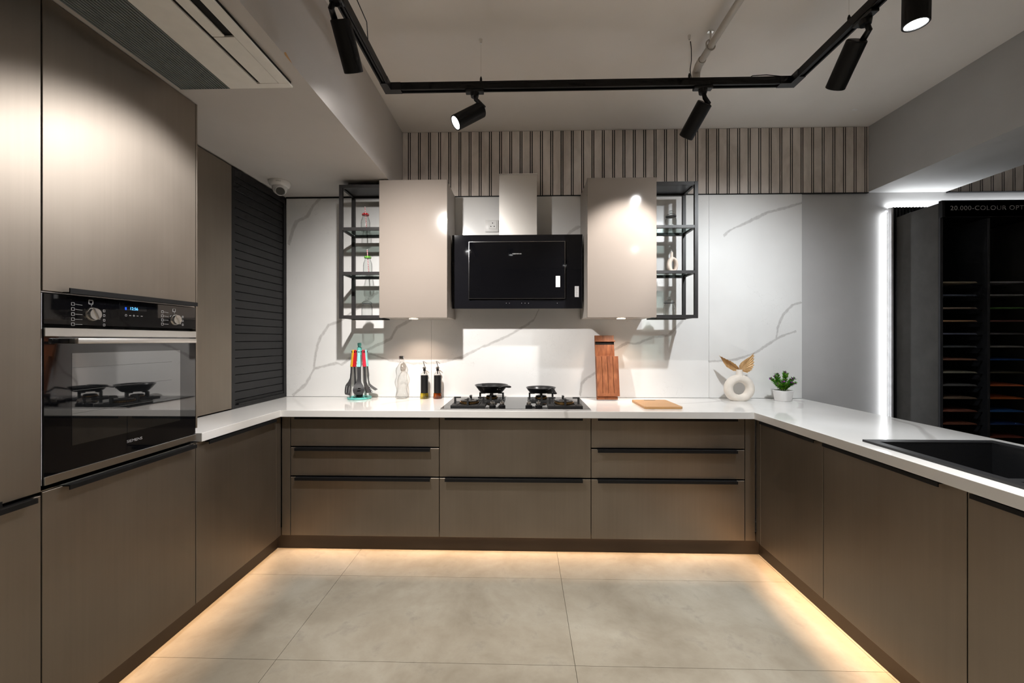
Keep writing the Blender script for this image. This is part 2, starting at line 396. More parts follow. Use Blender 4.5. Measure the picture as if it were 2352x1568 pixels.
# ------------------------------------------------------------------ the room
ZC, ZS, YB, YM = 2.825, 2.357, 3.045, 3.03            # ceiling, soffit, grey wall face, marble face
XL, XR, YF = -2.08, 4.6, -3.2
TX, TG, LB = -1.467, .876, .111                        # front plane of the left run, worktop height, bottom of fronts
fl = struct(box('floor', 'grout', None, XL, XR, YF, YB, -.05, -.008))
fl['label'] = 'floor of large cloudy grey-beige tiles'
tw, td, g = 1.208, .6, .0009
proto = None
for i in range(-1, 4):
    for j in range(-9, 2):
        x0, y0 = -1.0+tw*i, 1.652+td*j
        if proto is None:
            proto = MB().box(0, tw-g*2, 0, td-g*2, -.0079, 0).build('tile', 'cement_tile', None, origin=(0, 0, 0)).data
            bpy.data.objects.remove([o for o in COL.objects if o.data == proto][0])
        if x0+tw < XL+.05 or x0 > XR-.05 or y0 > YB-.3: continue
        o = bpy.data.objects.new('tile', proto); COL.objects.link(o); o.parent = fl
        o.location = Vector((x0+g, y0+g, 0))-ORG['floor']
# last row and column are cut at the walls
for i in range(-1, 4):
    x0 = -1.0+tw*i
    MB().box(max(x0, XL)+g, min(x0+tw, XR)-g, 2.852+g, YB-.002, -.0079, 0).build('tile', 'cement_tile', fl)
struct(box('ceiling', 'ceiling_paint', None, XL, XR, YF, YB+.1, ZC, ZC+.1), 'flat grey painted ceiling')
ceil = bpy.data.objects['ceiling']
for (px, py), pts, zz in (((1962, 252), [(-9, 1), (-4, -2), (2, -1), (8, -3), (11, 0), (5, 3), (-1, 2), (-6, 4)], ZC),):
    c = onZ(px, py, zz); k = 1.9/950
    MB().prism([(c.x+a*k, c.y-b*k*2, zz-.0012) for a, b in pts], (0, 0, .001)).build('bare_plaster_patch', 'pot_white', ceil)
struct(box('wall_back', 'wall_paint', None, XL-.1, XR, YB, YB+.1, 0, ZC), 'grey painted back wall')
struct(box('wall_left', 'grey_paint', None, XL-.1, XL, YF, YB, 0, ZC))
struct(box('wall_right', 'grey_paint', None, XR, XR+.1, YF, YB+.1, 0, ZC))
struct(box('wall_front', 'grey_paint', None, XL-.1, XR+.1, YF-.1, YF, 0, ZC))
struct(box('trim_1', 'soffit_paint', None, XL, -.888, YF, YB, ZS, ZC-.0005), 'lowered ceiling soffit along the left side')
sof = bpy.data.objects['trim_1']
MB().prism([(-.8878, onX(658, 112, -.888).y+a*.002, ZS+.004+b*.002) for a, b in ((-8, 2), (-3, 6), (4, 3), (12, 1), (18, -1), (8, -1.5), (-5, -1.5))], (.0008, 0, 0)).build('bare_plaster_patch', 'bamboo', sof)
struct(box('trim_2', 'grey_paint', None, 2.475, 3.03, YF, YB, ZS, ZC-.0005), 'grey painted ceiling beam on the right')
struct(box('trim_3', 'shadow_gap', None, -1.757, -.89, 3.024, YB-.0005, 2.347, ZS-.0005), 'black strip under the soffit at the top of the marble')

# marble backsplash slabs
bs = thing('backsplash', 'white marble backsplash with grey veins behind the worktop', 'backsplash', (0, YM, TG))
for x0, x1 in ((-1.757, -.6745), (-.6735, 1.3465), (1.3475, 2.008)):
    box('slab', 'marble_wall', bs, x0, x1, YM, YB-.0005, TG+.0012, 2.3465, .0008)

# slat cladding above it and beyond the beam
def cladding(label, xa, xb, phase, za, zb, name='slat_cladding'):
    t = thing(name, label, 'wall panel', ((xa+xb)/2, YB, za))
    box('backing', 'shadow_gap', t, xa, xb, 3.0295, YB-.0005, za, zb)
    box('edge_trim', 'black_metal', t, xa, xb, 3.022, YB-.0005, za-.004, za-.0002)
    p = .0748
    k0 = int((xa-phase)/p)-1
    for k in range(k0, k0+int((xb-xa)/p)+3):
        a, b = phase+k*p, phase+k*p+.0545
        if min(b, xb)-max(a, xa) > .004: box('slat', 'slat_board', t, max(a, xa), min(b, xb), 3.0255, 3.0293, za+.001, zb-.001, .0008)
        a, b = b+.007, b+.0135
        if a > xa and b < xb: box('fillet', 'slat_board', t, a, b, 3.0262, 3.0293, za+.001, zb-.001)
    return t
cladding('vertical brown-grey slat cladding above the hood and cabinets', -.886, 2.474, -.826, 2.352, ZC-.001)
cladding('short stretch of slat cladding right of the ceiling beam above the colour rack', 3.032, 4.55, 3.045, 2.352, ZC-.001)

# ------------------------------------------------------------------ fronts and units
def handle_y(parent, x, y0, y1, zt, side):
    """black edge pull along Y on a front facing +X (side=1) or -X (side=-1)"""
    s = side
    m = MB().prism([(x-s*.004, y0, zt+.0025), (x+s*.024, y0, zt+.0025), (x+s*.024, y0, zt-.012), (x+s*.020, y0, zt-.012), (x+s*.020, y0, zt-.0015), (x-s*.004, y0, zt-.0015)], (0, y1-y0, 0))
    return m.build('handle', 'black_metal', parent, label='black edge pull')
def handle_yb(parent, x, y0, y1, zb, side):
    s = side
    m = MB().prism([(x-s*.004, y0, zb-.0025), (x+s*.024, y0, zb-.0025), (x+s*.024, y0, zb+.014), (x+s*.020, y0, zb+.014), (x+s*.020, y0, zb+.0015), (x-s*.004, y0, zb+.0015)], (0, y1-y0, 0))
    return m.build('handle', 'black_metal', parent, label='black edge pull')
def handle_x(parent, y, x0, x1, zt):
    m = MB().prism([(x0, y+.004, zt+.0025), (x0, y-.024, zt+.0025), (x0, y-.024, zt-.014), (x0, y-.020, zt-.014), (x0, y-.020, zt-.0015), (x0, y+.004, zt-.0015)], (x1-x0, 0, 0))
    return m.build('handle', 'black_metal', parent, label='black edge pull')
G = .0018; DT = .019
# tall units on the left
def tall(name, label, y0, y1):
    t = thing(name, label, 'cabinet', ((XL+TX)/2, (y0+y1)/2, 0)); return t
tA = tall('tall_cabinet', 'tall bronze cabinet at the left edge, left of the oven', .622, 1.2235)
box('carcass', 'shadow_gap', tA, XL+.001, TX-DT-.001, .624, 1.2225, LB+.02, 2.356)
d = box('door', 'bronze', tA, TX-DT, TX, .622+G, 1.2235-G, .833, 2.354, .0012); handle_yb(d, TX, .66, 1.11, .833, 1)
d = box('door', 'bronze', tA, TX-DT, TX, .622+G, 1.2235-G, LB, .822, .0012); handle_y(d, TX, .66, 1.195, .822, 1)
tB = tall('oven_cabinet', 'tall bronze cabinet housing the built-in oven', 1.2235, 1.819)
box('carcass', 'shadow_gap', tB, XL+.001, TX-.06, 1.2245, 1.8, LB+.02, 2.356)
box('side_panel', 'bronze', tB, XL+.001, TX-.0005, 1.8195, 1.8285, .9, 2.356, .0008)
d = box('door', 'bronze', tB, TX-DT, TX, 1.2235+G, 1.819-G, 1.4475, 2.354, .0012); handle_yb(d, TX, 1.282, 1.80, 1.4475, 1)
d = box('door', 'bronze', tB, TX-DT, TX, 1.2235+G, 1.819-G, LB, .830, .0012); handle_y(d, TX, 1.282, 1.796, .830, 1)
for zz in (.832, 1.4425): box('shelf_edge', 'steel', tB, TX-.055, TX-.004, 1.2245, 1.818, zz, zz+.003)
box('end_strip', 'edge_grey', tB, TX-.02, TX-.003, 1.2245, 1.2265, .85, 1.44)
# left base unit
bl = thing('base_cabinet', 'bronze base cabinet under the left worktop next to the oven', 'cabinet', (-1.77, 2.15, 0))
box('carcass', 'shadow_gap', bl, XL+.001, TX-DT-.001, 1.831, 2.47, LB+.02, .8335)
d = box('door', 'bronze', bl, TX-DT, TX, 1.819+G, 2.425, LB, .8335, .0012); handle_y(d, TX, 1.87, 2.39, .829, 1)
box('corner_filler', 'bronze', bl, TX-DT, TX-.002, 2.4275, 2.4765, LB, .8335, .0008)
# drawer units along the back
YD = 2.478
def drawers(label, x0, x1, zs, filler=None):
    t = thing('drawer_unit', label, 'drawer unit', ((x0+x1)/2, 2.75, 0), 'drawer units under the hob wall')
    box('carcass', 'shadow_gap', t, x0+.001, x1-.001, YD+DT+.001, 3.028, LB+.02, .8335)
    for za, zb in zip(zs, zs[1:]):
        dr = box('drawer', 'bronze', t, x0+G, x1-G, YD, YD+DT, zb+(.0015 if zb > LB+.01 else 0), za-.0075, .0012)
        handle_x(dr, YD, x0+.037, x1-.052, .8335 if za > .83 else za-.0075)
    if filler: box('corner_filler', 'bronze', t, filler[0], filler[1], YD, YD+DT, LB, .8335, .0008)
    return t
drawers('three-drawer bronze unit left of the hob drawers', -1.412, -.503, (.836, .651, .472, LB), (-1.4645, -1.4145))
drawers('two-drawer bronze unit directly under the hob', -.503, .407, (.836, .472, LB))
drawers('three-drawer bronze unit right of the hob drawers', .407, 1.3115, (.836, .652, .472, LB), (1.3135, 1.3695))
# peninsula units on the right
RX = 1.3735
def rbase(label, y0, y1, hy0, hy1, filler=None):
    t = thing('base_cabinet', label, 'cabinet', (1.7, (y0+y1)/2, 0), 'peninsula base cabinets')
    zc = .8335 if (y0 > 1.9 or y1 < .7) else .69
    box('carcass', 'shadow_gap', t, RX+DT+.001, 1.975, y0+.001, min(y1, 2.47)-.001, LB+.02, zc)
    box('back_panel', 'bronze', t, 1.976, 1.99, y0+.001, y1-.001, LB, .8335)
    d = box('door', 'bronze', t, RX, RX+DT, y0+G, y1-G, LB, .8335, .0012); handle_y(d, RX, hy0, hy1, .829, -1)
    if filler: box('corner_filler', 'bronze', t, RX+.002, RX+DT, filler[0], filler[1], LB, .8335, .0008)
rbase('bronze peninsula cabinet in the right inner corner', 1.929, 2.43, 1.96, 2.40, (2.432, 2.4765))
rbase('wide bronze peninsula cabinet under the far end of the sink', 1.3155, 1.929, 1.382, 1.903)
rbase('bronze peninsula cabinet at the right edge under the near sink bowl', .70, 1.3155, .74, 1.287)
rbase('bronze peninsula cabinet nearest the viewer beyond the right edge', .09, .70, .13, .67)
# plinths with a warm LED profile tucked under the fronts
def plinth(label, x0, x1, y0, y1):
    return tag(box('plinth', 'plinth', None, x0, x1, y0, y1, .001, LB+.0192), label, 'plinth')
plinth('dark brown recessed plinth under the left cabinets', -1.542, -1.527, .63, 2.539)
plinth('dark brown recessed plinth under the back drawers', -1.5265, 1.4265, 2.5395, 2.5545)
plinth('dark brown recessed plinth under the right peninsula', 1.427, 1.442, .1, 2.539)
def led_profile(label, x0, x1, y0, y1, group='plinth LED strips'):
    t = thing('led_strip', label, 'LED strip', ((x0+x1)/2, (y0+y1)/2, LB+.014), group)
    box('channel', 'steel', t, x0, x1, y0, y1, LB+.0155, LB+.0194)
    box('diffuser', 'led_warm', t, x0+.001, x1-.001, y0+.001, y1-.001, LB+.0143, LB+.0154)
led_profile('warm LED strip under the left cabinet fronts', -1.522, -1.512, .63, 2.50)
led_profile('warm LED strip under the back drawer fronts', -1.48, 1.38, 2.524, 2.534)
led_profile('warm LED strip under the right peninsula fronts', 1.412, 1.422, .1, 2.50)
area('led_left_light', (-1.517, 1.565, LB+.0135), (0, 0, pi/2), 1.8, .008, P_PLINTH*.56, WARM)
area('led_back_light', (-.05, 2.529, LB+.0135), (0, 0, 0), 2.84, .008, P_PLINTH*1.0, WARM)
area('led_right_light', (1.417, 1.30, LB+.0135), (0, 0, pi/2), 2.33, .008, P_PLINTH*1.5, WARM)

# ------------------------------------------------------------------ worktop, sink
SX0, SX1, SY0, SY1 = 1.425, 1.90, .86, 1.728           # sink cut-out
xs = [-1.757, -1.448, 1.3425, SX0, SX1, 2.006]; ys = [.06, SY0, SY1, 1.8295, 2.437, YM-.0008]
def keep(i, j):
    if i == 0: return j >= 3
    if i == 1: return j == 4
    if i == 3 and j == 1: return False
    return True
o = MB().cells(xs, ys, keep, .8365, TG).build('worktop', 'quartz', None)
bv = o.modifiers.new('bevel', 'BEVEL'); bv.width = .0015; bv.segments = 2; bv.limit_method = 'ANGLE'
tag(o, 'u-shaped white quartz worktop with faint grey veins', 'worktop')
sk = thing('sink', 'black granite double-bowl sink set into the right worktop', 'sink', (1.66, 1.3, TG))
rim = MB().cells([1.404, 1.44, 1.88, 1.925], [.84, .90, 1.235, 1.265, 1.708, 1.748], lambda i, j: not (i == 1 and j in (1, 3)), TG+.0005, TG+.009).build('rim', 'sink_black', sk)
for y0, y1 in ((.90, 1.235), (1.265, 1.708)):
    m = MB(); z1, z0 = TG+.0004, TG-.17
    def bx(a): return (1.44+a, 1.88-a, y0+a, y1-a)
    A, B = bx(0), bx(.012)
    top = [(A[0], A[2], z1), (A[1], A[2], z1), (A[1], A[3], z1), (A[0], A[3], z1)]
    bot = [(B[0], B[2], z0), (B[1], B[2], z0), (B[1], B[3], z0), (B[0], B[3], z0)]
    ot = [(A[0]-.006, A[2]-.006, z1), (A[1]+.006, A[2]-.006, z1), (A[1]+.006, A[3]+.006, z1), (A[0]-.006, A[3]+.006, z1)]
    ob = [(A[0]-.006, A[2]-.006, z0-.006), (A[1]+.006, A[2]-.006, z0-.006), (A[1]+.006, A[3]+.006, z0-.006), (A[0]-.006, A[3]+.006, z0-.006)]
    f = [(4, 5, 6, 7), (12, 15, 14, 13)]
    for k in range(4):
        n = (k+1) % 4; f += [(k, n, n+4, k+4), (8+k, 12+k, 12+n, 8+n), (k, 8+k, 8+n, n)]
    b = m.faces(top+bot+ot+ob, f).build('bowl', 'sink_black', sk)
    MB().lathe((1.66, (y0+y1)/2, z0), [(.045, .0005), (.045, .003), (.03, .002), (.001, .001)], 24).build('drain', 'steel', b, True)

# ------------------------------------------------------------------ oven
ov = thing('oven', 'built-in black glass oven with steel trims and two knobs', 'oven', (TX-.25, 1.522, .847))
OY0, OY1 = 1.2285, 1.8165
box('body', 'black_matte', ov, TX-.055, TX-.022, OY0+.004, OY1-.004, .85, 1.438)
cp = box('control_panel', 'oven_glass', ov, TX-.022, TX, OY0, OY1, 1.345, 1.440, .001)
PX = TX+.0004
def stroke(m, a, b, r): # flat printed bar between two points of the panel plane
    a, b = Vector(a), Vector(b); u = (b-a).normalized(); n = Vector((0, -u.z, u.y))*r
    m.faces([a-n, b-n, b+n, a+n], [(0, 1, 2, 3)])
def P(px, py): return onX(px, py, PX)
pm = MB()
def rect(m, y, z, w, h, r=.0006):
    c = [Vector((PX, y-w, z-h)), Vector((PX, y+w, z-h)), Vector((PX, y+w, z+h)), Vector((PX, y-w, z+h))]
    for k in range(4): stroke(m, c[k], c[(k+1) % 4], r)
for (kx, ky, kr, lx, n) in ((213, 721, .0205, 175, 5), (402.5, 734, .0205, 376, 4)):
    c = P(kx, ky); kb = MB().cyl((TX, c.y, c.z), (TX+.004, c.y, c.z), kr+.003, kr+.001, 32).cyl((TX+.004, c.y, c.z), (TX+.013, c.y, c.z), kr, kr-.0015, 40).build('knob', 'steel', cp, True)
    MB().prism([(TX+.0132, c.y-.003+.009, c.z-.019), (TX+.0132, c.y+.003+.009, c.z-.018), (TX+.0132, c.y+.003-.009, c.z+.019), (TX+.0132, c.y-.003-.009, c.z+.018)], (.002, 0, 0)).build('grip_line', 'chrome', kb)
    sg = 1.0
    for k in range(n):
        z = c.z+.033-k*.0165
        rect(pm, c.y-.062, z-.004, .0045, .0045)
        stroke(pm, (PX, c.y-.055, z-.004), (PX, c.y-.033, z-.006 if k < 2 else z-.004), .0005)
        if k: rect(pm, c.y+.0385, z-.003, .0030, .0035)
    rect(pm, c.y-.006, c.z+.040, .0065, .0065, .0011)
    rect(pm, c.y-.004, c.z+.028, .0008, .0008, .0009)
for k, px in enumerate((289.5, 299, 307.5, 316, 325.5)):
    c = P(px, 724+k*.5)
    if k == 0: rect(pm, c.y, c.z, .003, .003, .0006)
    else: stroke(pm, (PX, c.y-.004, c.z), (PX, c.y+.004, c.z), .0009)
    if k == 2: stroke(pm, (PX, c.y, c.z-.004), (PX, c.y, c.z+.004), .0009)
pm.build('print', 'print_white', cp)['kind'] = 'stuff'
a, b = P(274, 701), P(337, 712); box('display', 'oven_window', cp, TX+.0001, TX+.0003, a.y, b.y, b.z-.006, a.z, label='dark clock display')
a = P(299.5, 711.5); text('clock_digits', '12:56', 'display_blue', cp, (PX, a.y, a.z), (0, 1, 0), (0, 0, 1), .0105, width=.030)
a = P(287, 711.5); text('display_mark', 'I', 'display_deep', cp, (PX, a.y, a.z), (0, 1, 0), (0, 0, 1), .0105, width=.006)
dr = box('door', 'oven_glass', ov, TX-.022, TX, OY0, OY1, .848, 1.335, .001)
box('top_trim', 'steel', dr, TX+.0002, TX+.004, OY0, OY1, 1.307, 1.334, .0008)
box('bottom_trim', 'steel', dr, TX+.0002, TX+.004, OY0, OY1, .849, .8745, .0008)
box('window', 'oven_window', dr, TX+.0002, TX+.0006, 1.308, 1.733, .952, 1.2525, label='mirror-dark oven window')
hm = MB().box(TX+.036, TX+.050, 1.282, 1.762, 1.2835, 1.3015, .003, 2)
for yy in (1.30, 1.735): hm.box(TX+.0005, TX+.040, yy, yy+.012, 1.286, 1.299)
hm.build('handle', 'brushed_steel', dr, True)
rk = MB()
for zz in (1.205, 1.13, 1.055): rk.box(TX+.0007, TX+.0009, 1.31, 1.69, zz-.0006, zz+.0006)
rk.build('rack_line', 'print_dark', dr)
a = onX(291, 1017, TX); text('logo', 'SIEMENS', 'print_grey', dr, (TX+.0003, a.y, a.z), (0, 1, 0), (0, 0, 1), .010, width=.062)

# ------------------------------------------------------------------ shutter cabinet on the left worktop
sh = thing('shutter_cabinet', 'worktop cabinet with bronze panel and black roller shutter in the left corner', 'cabinet', (-1.9, 2.4, TG))
SXF = -1.7575
box('carcass', 'shadow_gap', sh, XL+.001, SXF-.03, 1.83, 3.028, TG+.001, 2.352)
box('panel', 'bronze', sh, SXF-.018, SXF, 1.83, 2.452, TG+.006, 2.346, .0008)
fr = MB()
fr.box(SXF-.024, SXF, 2.4535, 2.482, TG+.001, 2.348).box(SXF-.024, SXF, 3.0, 3.028, TG+.001, 2.348).box(SXF-.024, SXF, 2.4825, 2.9995, 2.30, 2.348).box(SXF-.024, SXF, 2.4825, 2.9995, TG+.001, .897)
fr.build('shutter_frame', 'shutter_black', sh)
z = .9275; k = 0
while z < 2.29:
    box('shutter_slat', 'shutter_black', sh, SXF-.016, SXF-.007, 2.483, 2.999, z, min(z+.0485, 2.2995), .0018); z += .0515
box('shutter_rail', 'black_metal', sh, SXF-.016, SXF-.003, 2.483, 2.999, .8985, .9255, .002)
box('shutter_handle', 'black_metal', sh, SXF-.003, SXF+.012, 2.50, 2.985, .899, .907, .001)

# ------------------------------------------------------------------ upper cabinets, shelf frames
def upper(label, x0, x1, px):
    t = thing('wall_cabinet', label, 'cabinet', ((x0+x1)/2, 2.86, 1.443), 'gloss beige wall cabinets')
    box('body', 'carcass_side', t, x0+.001, x1-.001, 2.7205, YM-.001, 1.446, 2.346, .001)
    box('door', 'gloss_beige', t, x0, x1, 2.70, 2.7195, 1.442, 2.349, .0015)
    xc = onZ(px, 733, 1.444).x; yc = 2.79
    pk = MB().lathe((xc, yc, 1.446), [(.034, -.0005), (.036, -.004), (.031, -.006)], 32).build('downlight', 'chrome', t, True)
    MB().lathe((xc, yc, 1.44), [(.029, -.0002), (.029, -.0012)], 32).build('lens', 'puck_lens', pk)
    s = spot('puck_light', (xc, yc, 1.436), (0, .12, -1), P_PUCK, (1, .74, .56), 120, .8, .028)
upper('gloss beige wall cabinet left of the hood', -.946, -.496, 962)
upper('gloss beige wall cabinet right of the hood', .419, .8655, 1413)
def shelf(label, x0, x1, out):
    """open black metal frame; out = x of the free side"""
    t = thing('shelf_frame', label, 'shelf', ((x0+x1)/2, 2.81, 1.438), 'open metal shelf frames')
    y0, y1, z0, z1, b = 2.703, 2.925, 1.4375, 2.322, .022
    xo = x0 if out < 0 else x1-b
    for yy in (y0, y1-b): box('post', 'frame_metal', t, xo, xo+b, yy, yy+b, z0, z1, .0008)
    xi0, xi1 = (x0+b+.0003, x1-.0005) if out < 0 else (x0+.0005, x1-b-.0003)
    for zz in (z0, 1.728, 2.022, z1-b):
        hh = b if zz in (z0, z1-b) else .019
        for yy in (y0, y1-b): box('rail', 'frame_metal', t, xi0, xi1, yy+.0005, yy+b-.0005, zz, zz+hh, .0006)
        box('side_rail', 'frame_metal', t, xo+.003, xo+b-.003, y0+b+.0003, y1-b-.0003, zz+.003, zz+hh-.001, .0004)
        if zz == z1-b: box('top_panel', 'frame_metal' if out < 0 else 'rack_frame', t, xi0, xi1, y0+b+.0003, y1-b-.0003, zz+.012, zz+.018)
        else: box('glass_shelf', 'shelf_glass', t, xi0, xi1, y0+b+.0003, y1-b-.0003, zz+hh-.009, zz+hh-.001, .0005)
    return t
shelf('open black metal shelf frame left of the left wall cabinet', -1.215, -.9475, -1)
shelf('open black metal shelf frame right of the right wall cabinet', .867, 1.133, 1)

# ------------------------------------------------------------------ hood
hd = thing('range_hood', 'black glass range hood with steel chimney between the wall cabinets', 'range hood', (-.04, 2.9, 1.51))
HYF = 2.842
def HP(px, py, Y=HYF): return onY(px, py, Y)
a, b = HP(1038.5, 538), HP(1338, 707); zt, zb = 2.019, 1.512
box('body', 'black_matte', hd, a.x+.02, b.x-.02, HYF+.021, YM-.001, zb+.02, zt-.02)
gf = box('glass_front', 'hood_glass', hd, a.x, b.x, HYF, HYF+.02, zb, zt, .001)
c, e = HP(1077.5, 556, HYF-.012), HP(1297, 684.5, HYF-.012)
fp = box('front_flap', 'hood_panel', hd, c.x, e.x, HYF-.012, HYF-.002, e.z, c.z, .001)
bd = MB()
for (x0, x1, z0, z1) in ((c.x-.003, e.x+.003, c.z, c.z+.003), (c.x-.003, e.x+.003, e.z-.003, e.z), (c.x-.003, c.x, e.z, c.z), (e.x, e.x+.003, e.z, c.z)): bd.box(x0, x1, HYF-.0135, HYF-.003, z0, z1)
bd.build('steel_edge', 'chrome', fp)
q = HP(1177, 584, HYF-.0125); text('logo', 'SIEMENS', 'print_white', fp, (q.x, HYF-.0122, q.z), (1, 0, 0), (0, 0, 1), .0075, width=.062)
for (x0, y0, x1, y1, pr, yy) in ((1276.5, 633.5, 1286.5, 659, fp, HYF-.0125), (1320, 657, 1329.5, 682, gf, HYF-.0005)):
    a1, b1 = HP(x0, y0, yy), HP(x1, y1, yy); lb = box('sticker', 'label_paper', pr, a1.x, b1.x, yy-.0002, yy+.0001, b1.z, a1.z, label='small white product sticker')
    m = MB(); n = 11
    for k in range(n):
        zz = a1.z-.008-(a1.z-b1.z-.016)*k/(n-1); m.box(a1.x+.006, a1.x+.012+.009*random.random(), yy-.0004, yy-.00025, zz-.0014, zz+.0008)
    m.build('sticker_print', 'print_grey', lb)
m = MB()
for px in (1163, 1170, 1198, 1206, 1214, 1280):
    q = HP(px, 696); m.cyl((q.x, HYF-.0004, q.z), (q.x, HYF-.0001, q.z), .0018, n=8)
m.build('touch_mark', 'print_grey', gf)
m = MB().box(-.163, .097, 2.852, 3.018, 2.0205, 2.435); m.build('chimney', 'brushed_steel', hd)
box('chimney_top', 'chrome', hd, -.165, .099, 2.850, 3.0185, 2.4355, 2.443)
so = thing('wall_socket', 'white wall socket on the marble left of the hood chimney', 'socket', (-.225, YM, 2.09))
a, b = onY(1115, 506, YM), onY(1145, 533, YM)
box('plate', 'white_plastic', so, a.x, b.x, YM-.009, YM-.0003, b.z, a.z, .002, seg=2)
box('insert', 'white_plastic', so, a.x+.024, b.x-.014, YM-.012, YM-.0091, b.z+.022, a.z-.008, .001)
m = MB()
for dx, dz in ((0, .014), (-.012, -.01), (.012, -.01)): m.cyl(((a.x+b.x)/2+.005+dx, YM-.0125, (a.z+b.z)/2+.006+dz), ((a.x+b.x)/2+.005+dx, YM-.0121, (a.z+b.z)/2+.006+dz), .004, n=12)
m.build('pin_hole', 'shadow_gap', so)

# ------------------------------------------------------------------ hob and pans
hb = thing('gas_hob', 'black glass gas hob with four brass burners', 'hob', (-.045, 2.74, TG))
HZ = TG+.0075
box('glass_plate', 'hob_glass', hb, -.498, .407, 2.483, 3.004, TG+.0008, HZ, .002)
box('front_edge', 'chrome', hb, -.498, .407, 2.4805, 2.4828, TG+.001, HZ-.001)
def burner(x, y, hw, r):
    tr = MB().prism([(x-hw, y-hw*.9, HZ+.0002), (x+hw, y-hw*.9, HZ+.0002), (x+hw, y+hw*.9, HZ+.0002), (x-hw, y+hw*.9, HZ+.0002)], (0, 0, .010))
    for s in (-1, 1): tr.box(x+s*hw*.62-.004, x+s*hw*.62+.004, y-hw*.7, y+hw*.7, HZ+.0102, HZ+.0135)
    t = tr.build('drip_tray', 'cast_iron', hb)
    b = MB().lathe((x, y, HZ+.0105), [(r*.8, 0), (r, .003), (r*1.02, .012), (r*.94, .014)], 36).build('burner_ring', 'brass', hb, True)
    m = MB()
    for k in range(30):
        a = 2*pi*k/30; c, s = cos(a), sin(a)
        m.box(-.0009, .0009, -.0006, .0010, 0, .008).bm.verts.ensure_lookup_table()
        vs = m.bm.verts[-8:]; bmesh.ops.transform(m.bm, matrix=Matrix.Translation((x+c*r*1.01, y+s*r*1.01, HZ+.014))@Matrix.Rotation(a-pi/2, 4, 'Z'), verts=vs)
    m.build('flame_port', 'shadow_gap', b)
    MB().lathe((x, y, HZ+.0247), [(r*.92, 0), (r*.96, .004), (r*.80, .009), (r*.55, .0085), (r*.5, .004), (r*.3, .004), (r*.26, .010), (.001, .011)], 36).build('burner_cap', 'enamel_black', b, True)
    sp = []
    for dx, dy in ((-1, 0), (1, 0), (0, -1), (0, 1)):
        px, py = x+dx*hw*.92, y+dy*hw*.85; ax, ay = -dx, -dy
        m = MB(); wv = .006
        def bar(a0, a1, z0, z1):
            X0, X1 = sorted((px+ax*a0, px+ax*a1)); Y0, Y1 = sorted((py+ay*a0, py+ay*a1))
            if dx: Y0 -= wv; Y1 += wv
            else: X0 -= wv; X1 += wv
            m.box(X0, X1, Y0, Y1, z0, z1)
        bar(0, .012, HZ+.0104, HZ+.052); bar(.0122, .042, HZ+.044, HZ+.052)
        m.build('pan_support', 'cast_iron', hb)
burner(-.34, 2.625, .105, .060); burner(-.215, 2.845, .092, .040)
burner(.125, 2.845, .092, .040); burner(.26, 2.62, .105, .060)
for x in (-.187, -.128, .037, .096):
    k = MB().lathe((x, 2.545, HZ+.0003), [(.021, 0), (.021, .010), (.015, .014), (.014, .018)], 28).build('control_knob', 'black_plastic', hb, True)
    MB().lathe((x, 2.545, HZ+.0186), [(.0135, 0), (.0135, .012), (.012, .0135)], 28).box(x-.003, x+.003, 2.532, 2.558, HZ+.0322, HZ+.041, .001).build('knob_cap', 'steel', k, True)
def pan(label, c, R, r0, h, hdir, hl, up=.02, flare=1.0):
    t = thing('frying_pan', label, 'frying pan', c, 'black frying pans on the hob')
    prof = [(.001, .002), (r0-.01, .002), (r0, .0035)]
    for k in range(1, 9):
        u = k/8; prof.append((r0+(R-r0)*(u**flare), .0035+(h-.0035)*u**1.25))
    prof += [(R+.002, h+.001), (R-.001, h+.002)]
    for k in range(7, -1, -1):
        u = k/8; prof.append((r0-.002+(R-.003-r0)*(u**flare), .006+(h-.006)*u**1.25))
    prof += [(.001, .0055)]
    MB().lathe(c, [(r, z) for r, z in prof], 56).build('bowl', 'nonstick', t, True)
    c = Vector(c); d = Vector(hdir).normalized(); sd = d.cross(Vector((0, 0, 1)))
    a = c+d*(R-.004)+Vector((0, 0, h-.010)); rings = []; m = MB()
    for u, w_, th, dz in ((0, .016, .004, 0), (.15, .013, .005, .004), (.35, .010, .006, .012), (.6, .0115, .007, .018), (.88, .0125, .0075, up), (1, .008, .005, up)):
        p = a+d*(hl*u)+Vector((0, 0, dz))
        rings.append([m.bm.verts.new(p+sd*(w_*cos(2*pi*k/14))+Vector((0, 0, th*sin(2*pi*k/14)))) for k in range(14)])
    m.loft(rings).build('handle', 'black_plastic', t, True)
    m = MB()
    for s in (-1, 1):
        q = c+d*(R*.86)+sd*(.008*s)+Vector((0, 0, h*.62)); m.lathe(q, [(.004, -.002), (.004, .002), (.002, .0035)], 10)
    m.build('rivet', 'steel', t, True)
pan('large black frying pan with handle pointing right on the left rear burner', (-.215, 2.83, HZ+.0525), .113, .072, .052, (.55, -.83, 0), .135)
pan('smaller shallow black frying pan on the right rear burner', (.123, 2.83, HZ+.0525), .101, .075, .036, (.42, -.9, 0), .11, -.006)

